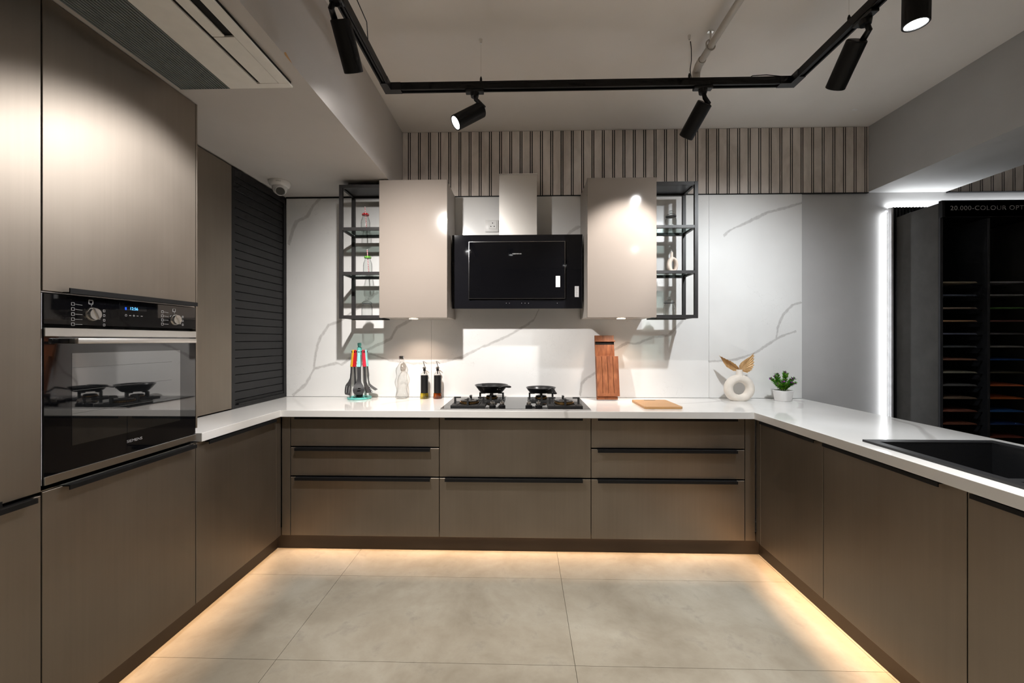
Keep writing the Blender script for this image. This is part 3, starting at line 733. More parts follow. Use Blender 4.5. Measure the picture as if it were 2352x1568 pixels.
# ------------------------------------------------------------------ things on the worktop
def utensil_stand(x, y):
    t = thing('utensil_stand', 'teal rotating utensil stand on the left of the worktop', 'utensil stand', (x, y, TG))
    b = MB().lathe((x, y, TG), [(.070, .0005), (.080, .001), (.084, .008), (.082, .014), (.070, .012), (.03, .013), (.001, .013)], 48).build('base', 'teal', t, True)
    for k in range(6):
        a = k*pi/3+.3; MB().lathe((x+.045*cos(a), y+.045*sin(a), TG+.0131), [(.010, 0), (.012, .003), (.008, .004)], 14).build('rest_cup', 'teal', b, True)
    MB().lathe((x, y, TG+.0132), [(.024, 0), (.024, .05), (.011, .06), (.010, .30)], 28).build('pole', 'black_plastic', t, True)
    MB().lathe((x, y, TG+.3135), [(.014, 0), (.015, .035), (.016, .045), (.015, .052), (.011, .056), (.011, .064), (.0135, .068), (.0135, .084), (.008, .087), (.001, .087)], 28).build('knob', 'teal', t, True)
    m = MB()
    for k in range(6):
        a = radians(-90+60*k); c, s = cos(a), sin(a)
        m.tube([(x+.012*c, y+.012*s, TG+.338), (x+.042*c, y+.042*s, TG+.336), (x+.055*c, y+.055*s, TG+.341)], .0026, 8)
    m.build('hook_ring', 'black_plastic', t, True)
    return t
UX, UY = -1.172, 2.938
utensil_stand(UX, UY)
def utensil(label, ang, hmat, head, name):
    """hangs from its hook at angle ang; built in the local frame r (outward), s (sideways), z"""
    a = radians(ang); er = Vector((cos(a), sin(a), 0)); es = Vector((-sin(a), cos(a), 0)); org = Vector((UX, UY, 0))
    t = thing(name, label, 'utensil', org+er*.045+Vector((0, 0, TG+.05)), 'utensils hanging on the stand')
    def Q(r, s, z): return org+er*r+es*s+Vector((0, 0, TG+z))
    def strip(rows, nm, mat, th=.003, holes=None):
        """rows: (r, z, half width); a bent plate of thickness th"""
        m = MB(); F_, B_ = [], []
        nu = 6
        for r, z, hw_ in rows:
            F_.append([m.bm.verts.new(Q(r+th, hw_*(2*k/nu-1), z)) for k in range(nu+1)]); B_.append([m.bm.verts.new(Q(r-th, hw_*(2*k/nu-1), z)) for k in range(nu+1)])
        n = len(rows); H = lambda i, k: holes is not None and 0 <= i < n-1 and 0 <= k < nu and (i, k) in holes
        for i in range(n-1):
            for k in range(nu):
                if H(i, k): continue
                m.bm.faces.new((F_[i][k], F_[i][k+1], F_[i+1][k+1], F_[i+1][k])); m.bm.faces.new((B_[i][k], B_[i+1][k], B_[i+1][k+1], B_[i][k+1]))
                if k == 0 or H(i, k-1): m.bm.faces.new((F_[i][k], F_[i+1][k], B_[i+1][k], B_[i][k]))
                if k == nu-1 or H(i, k+1): m.bm.faces.new((F_[i][k+1], B_[i][k+1], B_[i+1][k+1], F_[i+1][k+1]))
                if i == 0 or H(i-1, k): m.bm.faces.new((F_[i][k], B_[i][k], B_[i][k+1], F_[i][k+1]))
                if i == n-2 or H(i+1, k): m.bm.faces.new((F_[i+1][k], F_[i+1][k+1], B_[i+1][k+1], B_[i+1][k]))
        return m.build(nm, mat, t, True)
    h = strip([(.046, .350, .005), (.047, .345, .008), (.050, .30, .0100), (.055, .25, .0115), (.058, .232, .0108)], 'handle', hmat, .0055)
    m = MB().cyl(Q(.0535, 0, .336), Q(.0560, 0, .336), .0045, n=14); m.build('hanging_hole', 'shadow_gap', h)
    if head == 'turner':
        holes = {(i, k) for i in (5, 6, 7, 8) for k in (1, 3, 4) if not (k == 4)} | {(i, 5) for i in ()}
        strip([(.058, .2315, .010), (.060, .19, .0085), (.064, .15, .009), (.070, .125, .022), (.076, .110, .036), (.081, .098, .042), (.084, .080, .044), (.086, .062, .044), (.087, .048, .043), (.0865, .040, .041), (.085, .034, .038)], 'blade', 'nylon', .0022, {(i, k) for i in (5, 6, 7) for k in (1, 3, 5)} if False else {(i, k) for i in (5, 6, 7) for k in (1, 2, 4) if k != 2})
    elif head == 'slim':
        strip([(.056, .2315, .007), (.052, .18, .005), (.048, .13, .0055), (.044, .10, .009), (.042, .06, .011), (.042, .04, .010)], 'blade', 'nylon', .002)
    elif head == 'solid':
        strip([(.058, .2315, .008), (.062, .18, .0065), (.064, .13, .0075), (.070, .105, .014), (.082, .09, .026), (.096, .078, .034), (.110, .068, .037), (.119, .062, .034)], 'blade', 'nylon', .0022)
    elif head == 'spoon':
        rows = [(.058, .2315, .0125), (.060, .19, .0115), (.062, .15, .0115), (.066, .12, .018), (.073, .100, .030), (.078, .085, .036), (.080, .078, .0375), (.081, .068, .038), (.081, .061, .037), (.079, .050, .034), (.074, .040, .025), (.070, .036, .014)]
        strip(rows, 'bowl', 'nylon', .0024, {(5, 2), (5, 3), (7, 2), (7, 3)})
    elif head == 'server':
        strip([(.058, .2315, .008), (.062, .18, .0065), (.066, .13, .0075), (.075, .10, .014), (.088, .08, .020), (.100, .062, .021), (.108, .05, .019)], 'bowl', 'nylon', .0024)
        m = MB()
        for k in range(4):
            for s in (-1, 1):
                b = Q(.086+.007*k, s*.019, .083-.0105*k); m.cyl(b, b+er*.016+Vector((0, 0, .004)), .0032, .002, 8)
        m.build('prong', 'nylon', t, True)
    elif head == 'ladle':
        strip([(.058, .2315, .008), (.061, .16, .0065), (.060, .10, .007), (.052, .075, .009)], 'shaft', 'nylon', .0028)
        c = Q(.078, 0, .070); R = .032; pr = []
        for k in range(9): u = pi/2*k/8; pr.append((max(.001, R*sin(u)), -R*cos(u)))
        pr += [(R-.003, .001)]
        for k in range(7, -1, -1): u = pi/2*k/8; pr.append((max(.0008, (R-.003)*sin(u)), -(R-.003)*cos(u)))
        MB().lathe(c, pr, 28, True, True).build('bowl', 'nylon', t, True)
    return t
utensil('slotted turner with yellow handle on the left of the utensil stand', 226, 'yellow', 'turner', 'slotted_turner')
utensil('slim spatula with red handle between the yellow and teal handles', 256, 'red', 'slim', 'spatula')
utensil('slotted spoon with teal handle at the front of the utensil stand', 288, 'teal_light', 'spoon', 'slotted_spoon')
utensil('pasta server with coral red handle right of the teal spoon', 327, 'coral', 'server', 'pasta_server')
utensil('solid turner with pale teal handle at the right of the utensil stand', 6, 'teal_light', 'solid', 'turner')

# clear bottle
x, y = -.871, 2.952
t = thing('water_bottle', 'clear rippled glass water bottle with steel cap', 'bottle', (x, y, TG))
m = MB(); rings = []
for k in range(41):
    z = .002+.268*k/40; u = z/.27
    r = .041+.0045*sin(z*62+.8)-(.0 if u < .72 else .027*((u-.72)/.28)**1.3)
    if k == 0: r = .036
    n = 40; ring = []
    for i in range(n):
        a = 2*pi*i/n; rr = r+(.0016*sin(5*a+z*40) if .05 < u < .85 else 0); off = .003*sin(z*34)
        ring.append(m.bm.verts.new((x+off+rr*cos(a), y+rr*sin(a), TG+z)))
    rings.append(ring)
m.loft(rings, True, False).build('glass', 'clear_glass', t, True)
MB().lathe((x, y, TG+.2703), [(.0165, 0), (.0175, .004), (.0165, .012)], 28, False, False).build('neck', 'clear_glass', t, True)
MB().lathe((x, y, TG+.2825), [(.020, 0), (.0205, .002), (.0205, .022), (.018, .0245), (.001, .0245)], 36).build('cap', 'chrome', t, True)
def oil(label, x, y, omat):
    t = thing('oil_dispenser', label, 'oil bottle', (x, y, TG), 'oil dispensers left of the hob')
    MB().lathe((x, y, TG), [(.030, .001), (.0315, .004), (.0285, .040), (.0262, .0405)], 32).build('oil', omat, t, True)
    MB().lathe((x, y, TG+.0409), [(.0262, 0), (.0262, .125), (.0250, .1265)], 32).build('black_sleeve', 'black_plastic', t, True)
    MB().lathe((x, y, TG+.1676), [(.0250, 0), (.0245, .008), (.012, .022), (.0115, .034)], 28, False, False).build('glass_shoulder', 'clear_glass', t, True)
    MB().lathe((x, y, TG+.176), [(.004, 0), (.004, .020), (.0095, .0255), (.0095, .036)], 20).build('stopper', 'black_plastic', t, True)
    MB().lathe((x, y, TG+.2123), [(.0105, 0), (.015, .004), (.0155, .009), (.008, .016), (.005, .022)], 24).build('collar', 'chrome', t, True)
    m = MB().tube([(x, y, TG+.2345), (x-.002, y, TG+.246), (x-.008, y, TG+.262)], .0032, 10)
    m.build('spout', 'chrome', t, True)
    MB().tube([(x-.011, y, TG+.262), (x-.007, y, TG+.2675), (x+.002, y, TG+.262), (x+.016, y, TG+.250)], [.0028, .0034, .0026, .002], 10).build('flap', 'chrome', t, True)
oil('oil dispenser with yellow oil and black sleeve', -.707, 2.955, 'olive_glass')
oil('oil dispenser with amber oil and black sleeve, next to the hob', -.612, 2.957, 'amber_glass')

# knife block leaning on the wall
kx0, kx1 = .517, .660
kb = thing('knife_block', 'tall walnut knife block leaning on the marble right of the hob', 'knife block', (.588, 2.92, TG))
lean = Vector((0, .088, .45)); lz = lean.normalized(); ln = Vector((0, -lz.z, lz.y))
def KP(x, u, nrm): return Vector((x, 2.894, TG+.004))+lz*u+ln*nrm
def kbox(name, x0, x1, u0, u1, n0, n1, mat='walnut', par=None):
    m = MB(); m.prism([KP(x0, u0, n0), KP(x1, u0, n0), KP(x1, u1, n0), KP(x0, u1, n0)], ln*(n1-n0)); return m.build(name, mat, par or kb)
kbox('back_board', kx0-.004, kx1-.012, .001, .455, -.004, .012)
kbox('foot', kx0, kx1-.004, .0005, .022, .0122, .020)
kbox('top_ledge', kx0-.004, kx1-.006, .408, .416, .0122, .026)
kbox('groove_strip', kx0-.003, kx1-.013, .388, .4078, .0122, .0128, 'shadow_gap')
kbox('front_backing', kx0+.002, kx1, .026, .300, .0122, .0150, 'shadow_gap')
wd = (kx1+.008-(kx0-.002))/4
for k in range(4):
    a = kx0-.002+wd*k; kbox('front_slat', a+(.0014 if k else 0), a+wd-(.0014 if k < 3 else 0), .045, .302, .0152, .034)
kbox('front_base', kx0-.002, kx1+.008, .023, .0448, .0152, .034)
# cutting board
cb = thing('cutting_board', 'small light wooden cutting board lying right of the knife block', 'cutting board', (.857, 2.69, TG))
p = [(.743, 2.545), (.752, 2.536), (.964, 2.540), (.974, 2.550), (.970, 2.835), (.960, 2.845), (.752, 2.842), (.742, 2.832)]
m = MB().prism([(a, b, TG+.0008) for a, b in p], (0, 0, .013)); m.build('board', 'bamboo', cb)
m = MB(); sl = []
for k in range(20):
    a = 2*pi*k/20; sl.append((.857+(.032 if cos(a) > 0 else -.032)+.007*cos(a), 2.820+.007*sin(a), TG+.0139))
m.prism(sl, (0, 0, .0004)).build('grip_slot', 'plinth', cb)

# donut vase with dried palm leaves
vx, vy, R, r = 1.497, 2.905, .0740, .0295
vs = thing('donut_vase', 'cream ring-shaped ceramic vase on the right worktop', 'vase', (vx, vy, TG))
m = MB(); rings = []
for i in range(56):
    a = 2*pi*i/56; c = Vector((cos(a), 0, sin(a))); ring = []
    for k in range(20):
        b = 2*pi*k/20; q = c*(R+r*cos(b))+Vector((0, r*1.05*sin(b), 0))
        z = q.z*.94
        if z < -.084: z = -.084
        ring.append(m.bm.verts.new((vx+q.x, vy+q.y, TG+.0845+z)))
    rings.append(ring)
rings.append(rings[0])
for a, b in zip(rings, rings[1:]):
    for k in range(20): m.bm.faces.new((a[k], a[(k+1) % 20], b[(k+1) % 20], b[k]))
m.build('ring_body', 'ceramic', vs, True)
MB().lathe((vx+.002, vy, TG+.166), [(.030, 0), (.024, .010), (.0205, .020), (.020, .048), (.018, .050), (.016, .046), (.016, .02)], 32).build('neck', 'ceramic', vs, True)
def palm(label, outline, yaw):
    root = onY(1699, 851, vy); t = thing('palm_leaf', label, 'dried leaf', (root.x, vy, root.z), 'dried palm leaves in the ring vase')
    pts = [onY(px, py, vy) for px, py in outline]; n = len(pts); m = MB(); row = []
    inner = [root+(p-root)*.10 for p in pts]
    fine_o, fine_i = [], []
    for i in range(n-1):
        for k in range(4):
            u = k/4; fine_o.append(pts[i].lerp(pts[i+1], u)); fine_i.append(inner[i].lerp(inner[i+1], u))
    fine_o.append(pts[-1]); fine_i.append(inner[-1]); N = len(fine_o)
    for sgn in (-.0007, .0007):
        A, B = [], []
        for i in range(N):
            dy = (.0045 if i % 2 else -.0045); tooth = .96 if i % 2 else 1.02
            o = root+(fine_o[i]-root)*tooth; depth = (o.x-root.x)*yaw
            A.append(m.bm.verts.new(fine_i[i]+Vector((0, sgn+dy*.1, 0)))); B.append(m.bm.verts.new(o+Vector((0, depth+dy+sgn, 0))))
        row.append((A, B))
        for i in range(N-1): m.bm.faces.new((A[i], A[i+1], B[i+1], B[i]))
    (A, B), (C, D) = row
    for i in range(N-1): m.bm.faces.new((B[i], B[i+1], D[i+1], D[i])); m.bm.faces.new((A[i], C[i], C[i+1], A[i+1]))
    m.bm.faces.new((A[0], B[0], D[0], C[0])); m.bm.faces.new((A[-1], C[-1], D[-1], B[-1]))
    m.build('blade', 'straw', t)
    MB().tube([root+Vector((0, 0, -.03)), root, root+(pts[n//2]-root)*.12], .0022, 8).build('stalk', 'straw', t, True)
palm('dried palm leaf fanned out to the left in the ring vase', [(1686, 852), (1672, 843), (1665, 832), (1661, 824), (1657, 817), (1668, 823), (1680, 829), (1690, 836), (1696, 843)], -.25)
palm('dried palm leaf fanned out to the right in the ring vase', [(1697, 841), (1702, 832), (1712, 824), (1722, 817), (1728.5, 810), (1728, 824), (1728.5, 838), (1724, 849), (1715, 856)], -.2)

# small flowering plant
fx, fy = 1.797, 2.905
fp_ = thing('flower_pot', 'small white pot with purple-flowered green plant near the marble end', 'potted plant', (fx, fy, TG))
m = MB(); rings = []
for z, s in ((.0008, .044), (.004, .046), (.072, .056), (.074, .054), (.066, .051)):
    ring = []
    for k in range(32):
        a = 2*pi*k/32; e = (abs(cos(a))**4+abs(sin(a))**4)**-.25
        q = Matrix.Rotation(.35, 3, 'Z')@Vector((s*e*cos(a)*.94, s*e*sin(a)*.94, 0)); ring.append(m.bm.verts.new((fx+q.x, fy+q.y, TG+z)))
    rings.append(ring)
m.loft(rings, True, False).build('pot', 'pot_white', fp_, True)
MB().lathe((fx, fy, TG+.058), [(.046, 0), (.046, .006), (.001, .009)], 24).build('soil', 'soil', fp_)
rnd = random.Random(3); st, lf, lf2, fw = MB(), MB(), MB(), MB()
def leafq(m, p, d, l, w_):
    d = d.normalized(); s = d.cross(Vector((rnd.random()-.5, rnd.random()-.5, 1))).normalized(); n = s.cross(d)
    m.faces([p, p+d*l*.5+s*w_, p+d*l+n*.002, p+d*l*.5-s*w_], [(0, 1, 2, 3)])
tips = [(-.085, 0, .150), (-.060, -.01, .170), (-.035, .01, .182), (.0, -.02, .197), (.030, .01, .180), (.058, -.01, .150), (.078, .01, .150), (-.025, -.04, .135), (.025, -.045, .130), (-.055, -.035, .118), (.06, -.03, .122)]
for tx, ty, tz in tips:
    a = Vector((fx+tx*.12, fy+ty*.12, TG+.066)); b = Vector((fx+tx, fy+ty, TG+tz)); mid = a.lerp(b, .5)+Vector((tx*.08, 0, .012))
    st.tube([a, mid, b], .0012, 6)
    for k in range(110):
        u = .12+.86*rnd.random(); p = (a.lerp(mid, u*2) if u < .5 else mid.lerp(b, u*2-1))
        d = Vector((rnd.uniform(-1, 1), rnd.uniform(-1, 1), rnd.uniform(.0, 1.1))); leafq(lf if rnd.random() < .62 else lf2, p, d, rnd.uniform(.016, .028), .0042)
    for k in range(18):
        d = Vector((rnd.uniform(-1, 1), rnd.uniform(-1, .6), rnd.uniform(-.3, 1))); leafq(fw, b, d, rnd.uniform(.009, .016), .0050)
st.build('stem', 'leaf', fp_, True); o = lf.build('foliage', 'leaf', fp_); o['kind'] = 'stuff'; o = lf2.build('foliage', 'leaf_light', fp_); o['kind'] = 'stuff'; o = fw.build('blossom', 'flower', fp_); o['kind'] = 'stuff'

# ------------------------------------------------------------------ things on the shelves
SZ = {0: 1.7465, 1: 2.0405, 2: 1.459}
def milk(label, px, z, lid, yy=2.815):
    x = onZ(px, 500, z).x if False else onY(px, 600, yy).x
    t = thing('milk_bottle', label, 'bottle', (x, yy, z), 'milk bottles with straws on the left shelf')
    MB().lathe((x, yy, z), [(.028, .0005), (.030, .004), (.030, .060), (.028, .075), (.020, .098), (.0185, .110)], 32, True, False).build('glass', 'jar_glass', t, True)
    m = MB(); rings = []
    for zz, rr in ((.1103, .021), (.112, .0235), (.121, .0225), (.124, .020)):
        ring = [m.bm.verts.new((x+(rr+(.001 if k % 2 else 0))*cos(2*pi*k/36), yy+(rr+(.001 if k % 2 else 0))*sin(2*pi*k/36), z+zz)) for k in range(36)]; rings.append(ring)
    ld = m.loft(rings).build('lid', lid, t, True)
    m = MB()
    for k in range(9): a = 2*pi*k/9+.2; m.cyl((x+.0222*cos(a), yy+.0222*sin(a), z+.117), (x+.0245*cos(a), yy+.0245*sin(a), z+.117), .0022, n=8)
    m.build('lid_dot', 'straw_white', ld)
    a, b = Vector((x+.010, yy-.004, z+.004)), Vector((x-.004, yy, z+.171)); N = 28
    for c in (0, 1):
        m = MB()
        for k in range(N):
            if k % 2 == c: m.cyl(a.lerp(b, k/N), a.lerp(b, (k+.98)/N), .0028, n=10)
        m.build('straw', ('straw_red', 'straw_white')[c], t, True)
milk('milk bottle with red polka-dot lid and striped straw on the top left shelf', 839.5, SZ[1], 'lid_red')
milk('milk bottle with green lid and striped straw on the middle left shelf', 844.5, SZ[0], 'lid_green')
def jar(label, px, z, yy=2.815):
    x = onY(px, 600, yy).x; t = thing('glass_jar', label, 'jar', (x, yy, z), 'lidded glass jars on the metal shelves')
    m = MB(); rings = []
    for zz, rr in ((.0006, .030), (.003, .0355), (.06, .0355), (.070, .034), (.077, .029), (.084, .0285)):
        rings.append([m.bm.verts.new((x+(rr*(1+(.016 if k % 2 and .002 < zz < .065 else 0)))*cos(2*pi*k/48), yy+(rr*(1+(.016 if k % 2 and .002 < zz < .065 else 0)))*sin(2*pi*k/48), z+zz)) for k in range(48)])
    m.loft(rings, True, False).build('body', 'jar_glass', t, True)
    MB().lathe((x, yy, z+.0842), [(.0335, 0), (.0345, .0015), (.0335, .003)], 40).build('seal', 'nylon', t, True)
    ld = MB().lathe((x, yy, z+.0875), [(.0335, 0), (.034, .004), (.026, .013), (.010, .018), (.007, .022)], 36).build('lid', 'jar_glass', t, True)
    MB().lathe((x, yy, z+.1098), [(.006, 0), (.0125, .004), (.014, .010), (.010, .016), (.001, .018)], 24).build('lid_knob', 'jar_glass', ld, True)
jar('lidded glass jar on the bottom left shelf', 843, SZ[2])
jar('lidded glass jar on the top right shelf', 1541, SZ[1])
jar('lidded glass jar on the bottom right shelf', 1537, SZ[2])
# arch vase, middle right shelf
x = onY(1545, 600, 2.815).x; z = SZ[0]; yy = 2.815
av = thing('arch_vase', 'beige oval arch-shaped vase on the middle right shelf', 'vase', (x, yy, z))
m = MB(); rings = []
for i in range(48):
    a = 2*pi*i/48; ex = abs(sin(a)); cx_, cz_ = .0245*cos(a), .042*sin(a)
    ring = []
    for k in range(16):
        b = 2*pi*k/16; rr = .0115+(.004 if cos(a) < 0 else 0)
        q = Vector((cos(a), 0, sin(a)))*(rr*cos(b)); zz = max(.0006, .0535+cz_*1.02+q.z)
        if zz < .012: zz = .0006+(zz-.0006)*.2
        ring.append(m.bm.verts.new((x+cx_+q.x, yy+.019*sin(b), z+zz)))
    rings.append(ring)
rings.append(rings[0])
for a, b in zip(rings, rings[1:]):
    for k in range(16): m.bm.faces.new((a[k], a[(k+1) % 16], b[(k+1) % 16], b[k]))
m.build('arch_body', 'ceramic_warm', av, True)
MB().lathe((x-.006, yy, z+.101), [(.014, 0), (.0090, .008), (.0075, .040), (.006, .041), (.0055, .030)], 24).build('neck', 'ceramic_warm', av, True)

# ------------------------------------------------------------------ track lights
TZ0, TZ1, TY, TXL, TXR = 2.566, 2.602, 2.10, -.690, 1.345
tr = thing('light_track', 'black u-shaped lighting track hung below the ceiling', 'light track', (.33, 1.0, TZ0))
def rail(x0, x1, y0, y1):
    h = .018
    def prof(c0, c1, a, b, alongx):
        m = MB()
        for (o0, o1, z0, z1) in ((-h, h, TZ1-.012, TZ1), (-h, -h+.007, TZ0, TZ1-.0121), (h-.007, h, TZ0, TZ1-.0121), (-.004, .004, TZ0+.006, TZ1-.0121)):
            if alongx: m.box(a, b, c0+o0, c0+o1, z0, z1)
            else: m.box(c0+o0, c0+o1, a, b, z0, z1)
        return m.build('rail', 'black_metal', tr)
    return prof(y0, y1, x0, x1, True) if abs(y1-y0) < .001 else prof(x0, x1, y0, y1, False)
rail(TXL+.07, TXR-.07, TY, TY); rail(TXL, TXL, -.6, TY-.07); rail(TXR, TXR, -.6, TY-.07)
for x, s in ((TXL, 1), (TXR, -1)):
    m = MB().prism([(x-s*.019, TY+.019, TZ0-.001), (x+s*.0695, TY+.019, TZ0-.001), (x+s*.0695, TY-.019, TZ0-.001), (x+s*.019, TY-.019, TZ0-.001), (x+s*.019, TY-.0695, TZ0-.001), (x-s*.019, TY-.0695, TZ0-.001)], (0, 0, TZ1-TZ0+.002))
    m.build('corner_connector', 'black_plastic', tr)
def wire(x, y):
    c = MB().lathe((x, y, ZC-.022), [(.004, 0), (.006, .006), (.0075, .0215)], 14).build('ceiling_gripper', 'steel', tr, True)
    MB().cyl((x, y, TZ1+.034), (x, y, ZC-.0222), .0009, n=6).build('suspension_wire', 'steel', tr)
    MB().lathe((x, y, TZ1+.0003), [(.0062, 0), (.0062, .022), (.0025, .033)], 14).build('wire_socket', 'black_metal', tr, True)
wire(-.213, TY); wire(.836, TY); wire(TXR, 1.742); wire(TXL, 1.30)
for pts in ([(.842, TY, ZC-.03), (.848, TY+.006, 2.76), (.846, TY, 2.70), (.840, TY, 2.65), (.852, TY+.012, 2.615), (.885, TY+.014, TZ1+.0045)],
            [(1.13, TY+.004, TZ1+.003), (1.15, TY+.004, TZ1+.018), (1.22, TY+.004, TZ1+.021), (1.30, TY+.004, TZ1+.012), (1.315, TY+.004, TZ1+.003)],
            [(TXL+.005, 1.44, ZC-.005), (TXL+.010, 1.46, 2.73), (TXL+.03, 1.56, 2.655), (TXL+.035, 1.72, 2.63), (TXL+.01, 1.80, TZ1+.003)]):
    MB().tube(pts, .0022, 6).build('feed_cable', 'black_plastic', tr, True)
SL, SR = .172, .0375
def track_spot(label, x, y, base, direc, power, color, size=62, blend=.7, twist=1):
    """base = top end of the lamp body (its hinge side); direc = aim"""
    t = thing('track_spotlight', label, 'spotlight', (x, y, TZ0-.03), 'black cylinder spotlights on the track')
    alongx = abs(y-TY) < .01
    hx, hy = (.046, .0165) if alongx else (.0165, .046)
    box('adapter', 'black_plastic', t, x-hx, x+hx, y-hy, y+hy, TZ0-.014, TZ0-.0005, .002)
    MB().cyl((x, y, TZ0-.034), (x, y, TZ0-.0145), .019, .022, 24).build('swivel', 'black_plastic', t, True)
    base = Vector(base); d = Vector(direc).normalized(); u = d.orthogonal().normalized()
    hinge = base+d*.03; sx = Vector((0, 0, 1)).cross(d).normalized()
    # flat hinge arm at one flank of the body
    a = Vector((x, y, TZ0-.030)); pl = hinge+sx*twist*(SR*.72)
    MB().tube([a+sx*twist*.006, a+Vector((0, 0, -.022))+sx*twist*.014, hinge.lerp(base, 1.1)+sx*twist*.022, pl], [.0095, .011, .012, .010], 12).build('arm', 'black_plastic', t, True)
    n = 40; m = MB(); R_ = [m.ring(base+d*k, d, r, n) for k, r in ((0, SR-.003), (.003, SR), (SL-.002, SR), (SL, SR-.002), (SL-.001, SR-.006), (SL-.012, SR-.008))]
    m.loft(R_, True, True).build('body', 'spot_black', t, True)
    m = MB().cyl(base+d*(SL-.0085), base+d*(SL-.0045), SR-.0085, SR-.0068, 36); m.build('lens', 'spot_lens', t)
    spot('spot_light', base+d*(SL+.004), d, power, color, size, blend)
    spot('spot_spill', base+d*(SL+.004), d, power*.018, color, 168, .4)
    return t
track_spot('black track spotlight on the left rail aimed at the left backsplash', TXL, 1.50, (TXL, 1.545, 2.508), (.05, .62, -.78), P_SPOT*1.25, NEUT, 120, 1)
track_spot('lit track spotlight on the back rail aimed down left at the tall cabinets', -.245, TY, (-.212, 2.118, 2.478), (-.70, -.35, -.56), P_SPOT*.48, (.98, .98, 1), 56, .5)
track_spot('black track spotlight on the back rail aimed at the right wall cabinet', .903, TY, (.918, 2.110, 2.492), (-.30, .62, -.68), P_SPOT*.58, NEUT, 60, .8, -1)
track_spot('black track spotlight on the right rail aimed at the right backsplash', TXR, 1.66, (TXR, 1.70, 2.502), (.02, .70, -.68), P_SPOT*.58, COOL, 104, 1, -1)
track_spot('lit spotlight pointing straight down at the upper right over the sink', TXR, 1.42, (TXR, 1.448, 2.545), (0, .02, -1), P_SPOT*.6, COOL, 74, .8, -1)
track_spot('added unseen spotlight on the left rail overhead aimed at the floor', TXL, .75, (TXL, .76, 2.52), (.22, .05, -.95), P_FLOOR_FILL, (1, .94, .86), 95, .9)  # this spot and the next are added out of view to brighten the floor
track_spot('added unseen spotlight on the right rail overhead aimed at the floor', TXR, .55, (TXR, .56, 2.52), (-.25, .05, -.95), P_FLOOR_FILL, (1, .94, .86), 95, .9, -1)
# unseen downlights added to raise the ambient light
for i, (x, y) in enumerate(((-.2, -1.3), (1.9, -1.0), (.8, -2.3), (3.9, -.4))):
    t = thing('added_downlight', ('added unseen downlight behind the viewer on the left', 'added unseen downlight behind the viewer on the right', 'added unseen downlight at the far end of the showroom', 'added unseen downlight right of the ceiling beam')[i], 'downlight', (x, y, ZC-.1))
    m = MB(); m.loft([m.ring((x, y, ZC-z), (0, 0, -1), r, 36) for z, r in ((.0005, .045), (.10, .045), (.10, .038), (.09, .036))], True, True).build('body', 'spot_black', t, True)
    MB().cyl((x, y, ZC-.094), (x, y, ZC-.0905), .033, n=32).build('lens', 'spot_lens', t)
    spot('ambient_fill_light', (x, y, ZC-.106), (0, 0, -1), P_ROOM_FILL, NEUT, 120, .9, .035)

# ------------------------------------------------------------------ conduit under the ceiling
pp = thing('conduit_pipe', 'white plastic conduit pipe hung under the ceiling above the track', 'pipe', (.93, 1.0, 2.75))
MB().tube([(.93, -.5, 2.752), (.93, 2.06, 2.752), (.93, 2.19, 2.750)], .0165, 20).build('pipe', 'pipe_white', pp, True)
MB().tube([(.93, 2.17, 2.750), (.93, 2.215, 2.748), (.93, 2.243, 2.732), (.93, 2.248, 2.70), (.93, 2.248, 2.665)], .0205, 20).build('elbow', 'pipe_white', pp, True)
MB().tube([(.93+.021*cos(a), 2.075, 2.752+.021*sin(a)+(.012 if sin(a) > 0 else 0)) for a in [2*pi*k/24 for k in range(25)]], .0035, 8).build('clamp', 'pipe_white', pp, True)
m = MB().cyl((.93, 2.075, 2.787), (.93, 2.075, ZC-.0005), .0045, n=10).box(.916, .944, 2.067, 2.083, ZC-.004, ZC-.0005).box(.922, .938, 2.068, 2.082, 2.774, 2.786); m.build('hanger', 'steel', pp)

# ------------------------------------------------------------------ air conditioner
ac = thing('air_conditioner', 'one-way ceiling air conditioner with slatted intake grille in the soffit', 'air conditioner', (-1.18, 1.1, 2.335))
AZ0, AZ1, AYE = 2.333, ZS-.0005, 1.678
box('backing', 'shadow_gap', ac, -1.416, -.952, .42, AYE-.003, AZ0+.008, AZ1)
n = 19; gx0, gx1 = -1.420, -1.209
for k in range(n):
    x = gx0+(gx1-gx0)*(k+.5)/n; box('grille_slat', 'grille_line', ac, x-.0017, x+.0017, .42, AYE-.002, AZ0, AZ0+.0075)
box('grille_rail', 'grille_line', ac, gx0, gx1, AYE-.0018, AYE, AZ0, AZ1)
box('panel', 'ac_white', ac, gx1+.0005, -1.077, .42, AYE, AZ0, AZ0+.0075, .0008)
box('end_panel', 'ac_white', ac, -1.0765, -.946, 1.6475, AYE, AZ0, AZ0+.0075, .0008)
box('flap', 'ac_white', ac, -1.062, -1.020, .42, 1.389, AZ0+.0, AZ0+.0055, .0008)
box('flap_cover', 'ac_white', ac, -1.062, -.9885, 1.392, 1.6455, AZ0, AZ0+.0075, .0008)
box('edge_panel', 'ac_white', ac, -.9865, -.946, .42, 1.6468, AZ0, AZ0+.0075, .0008)

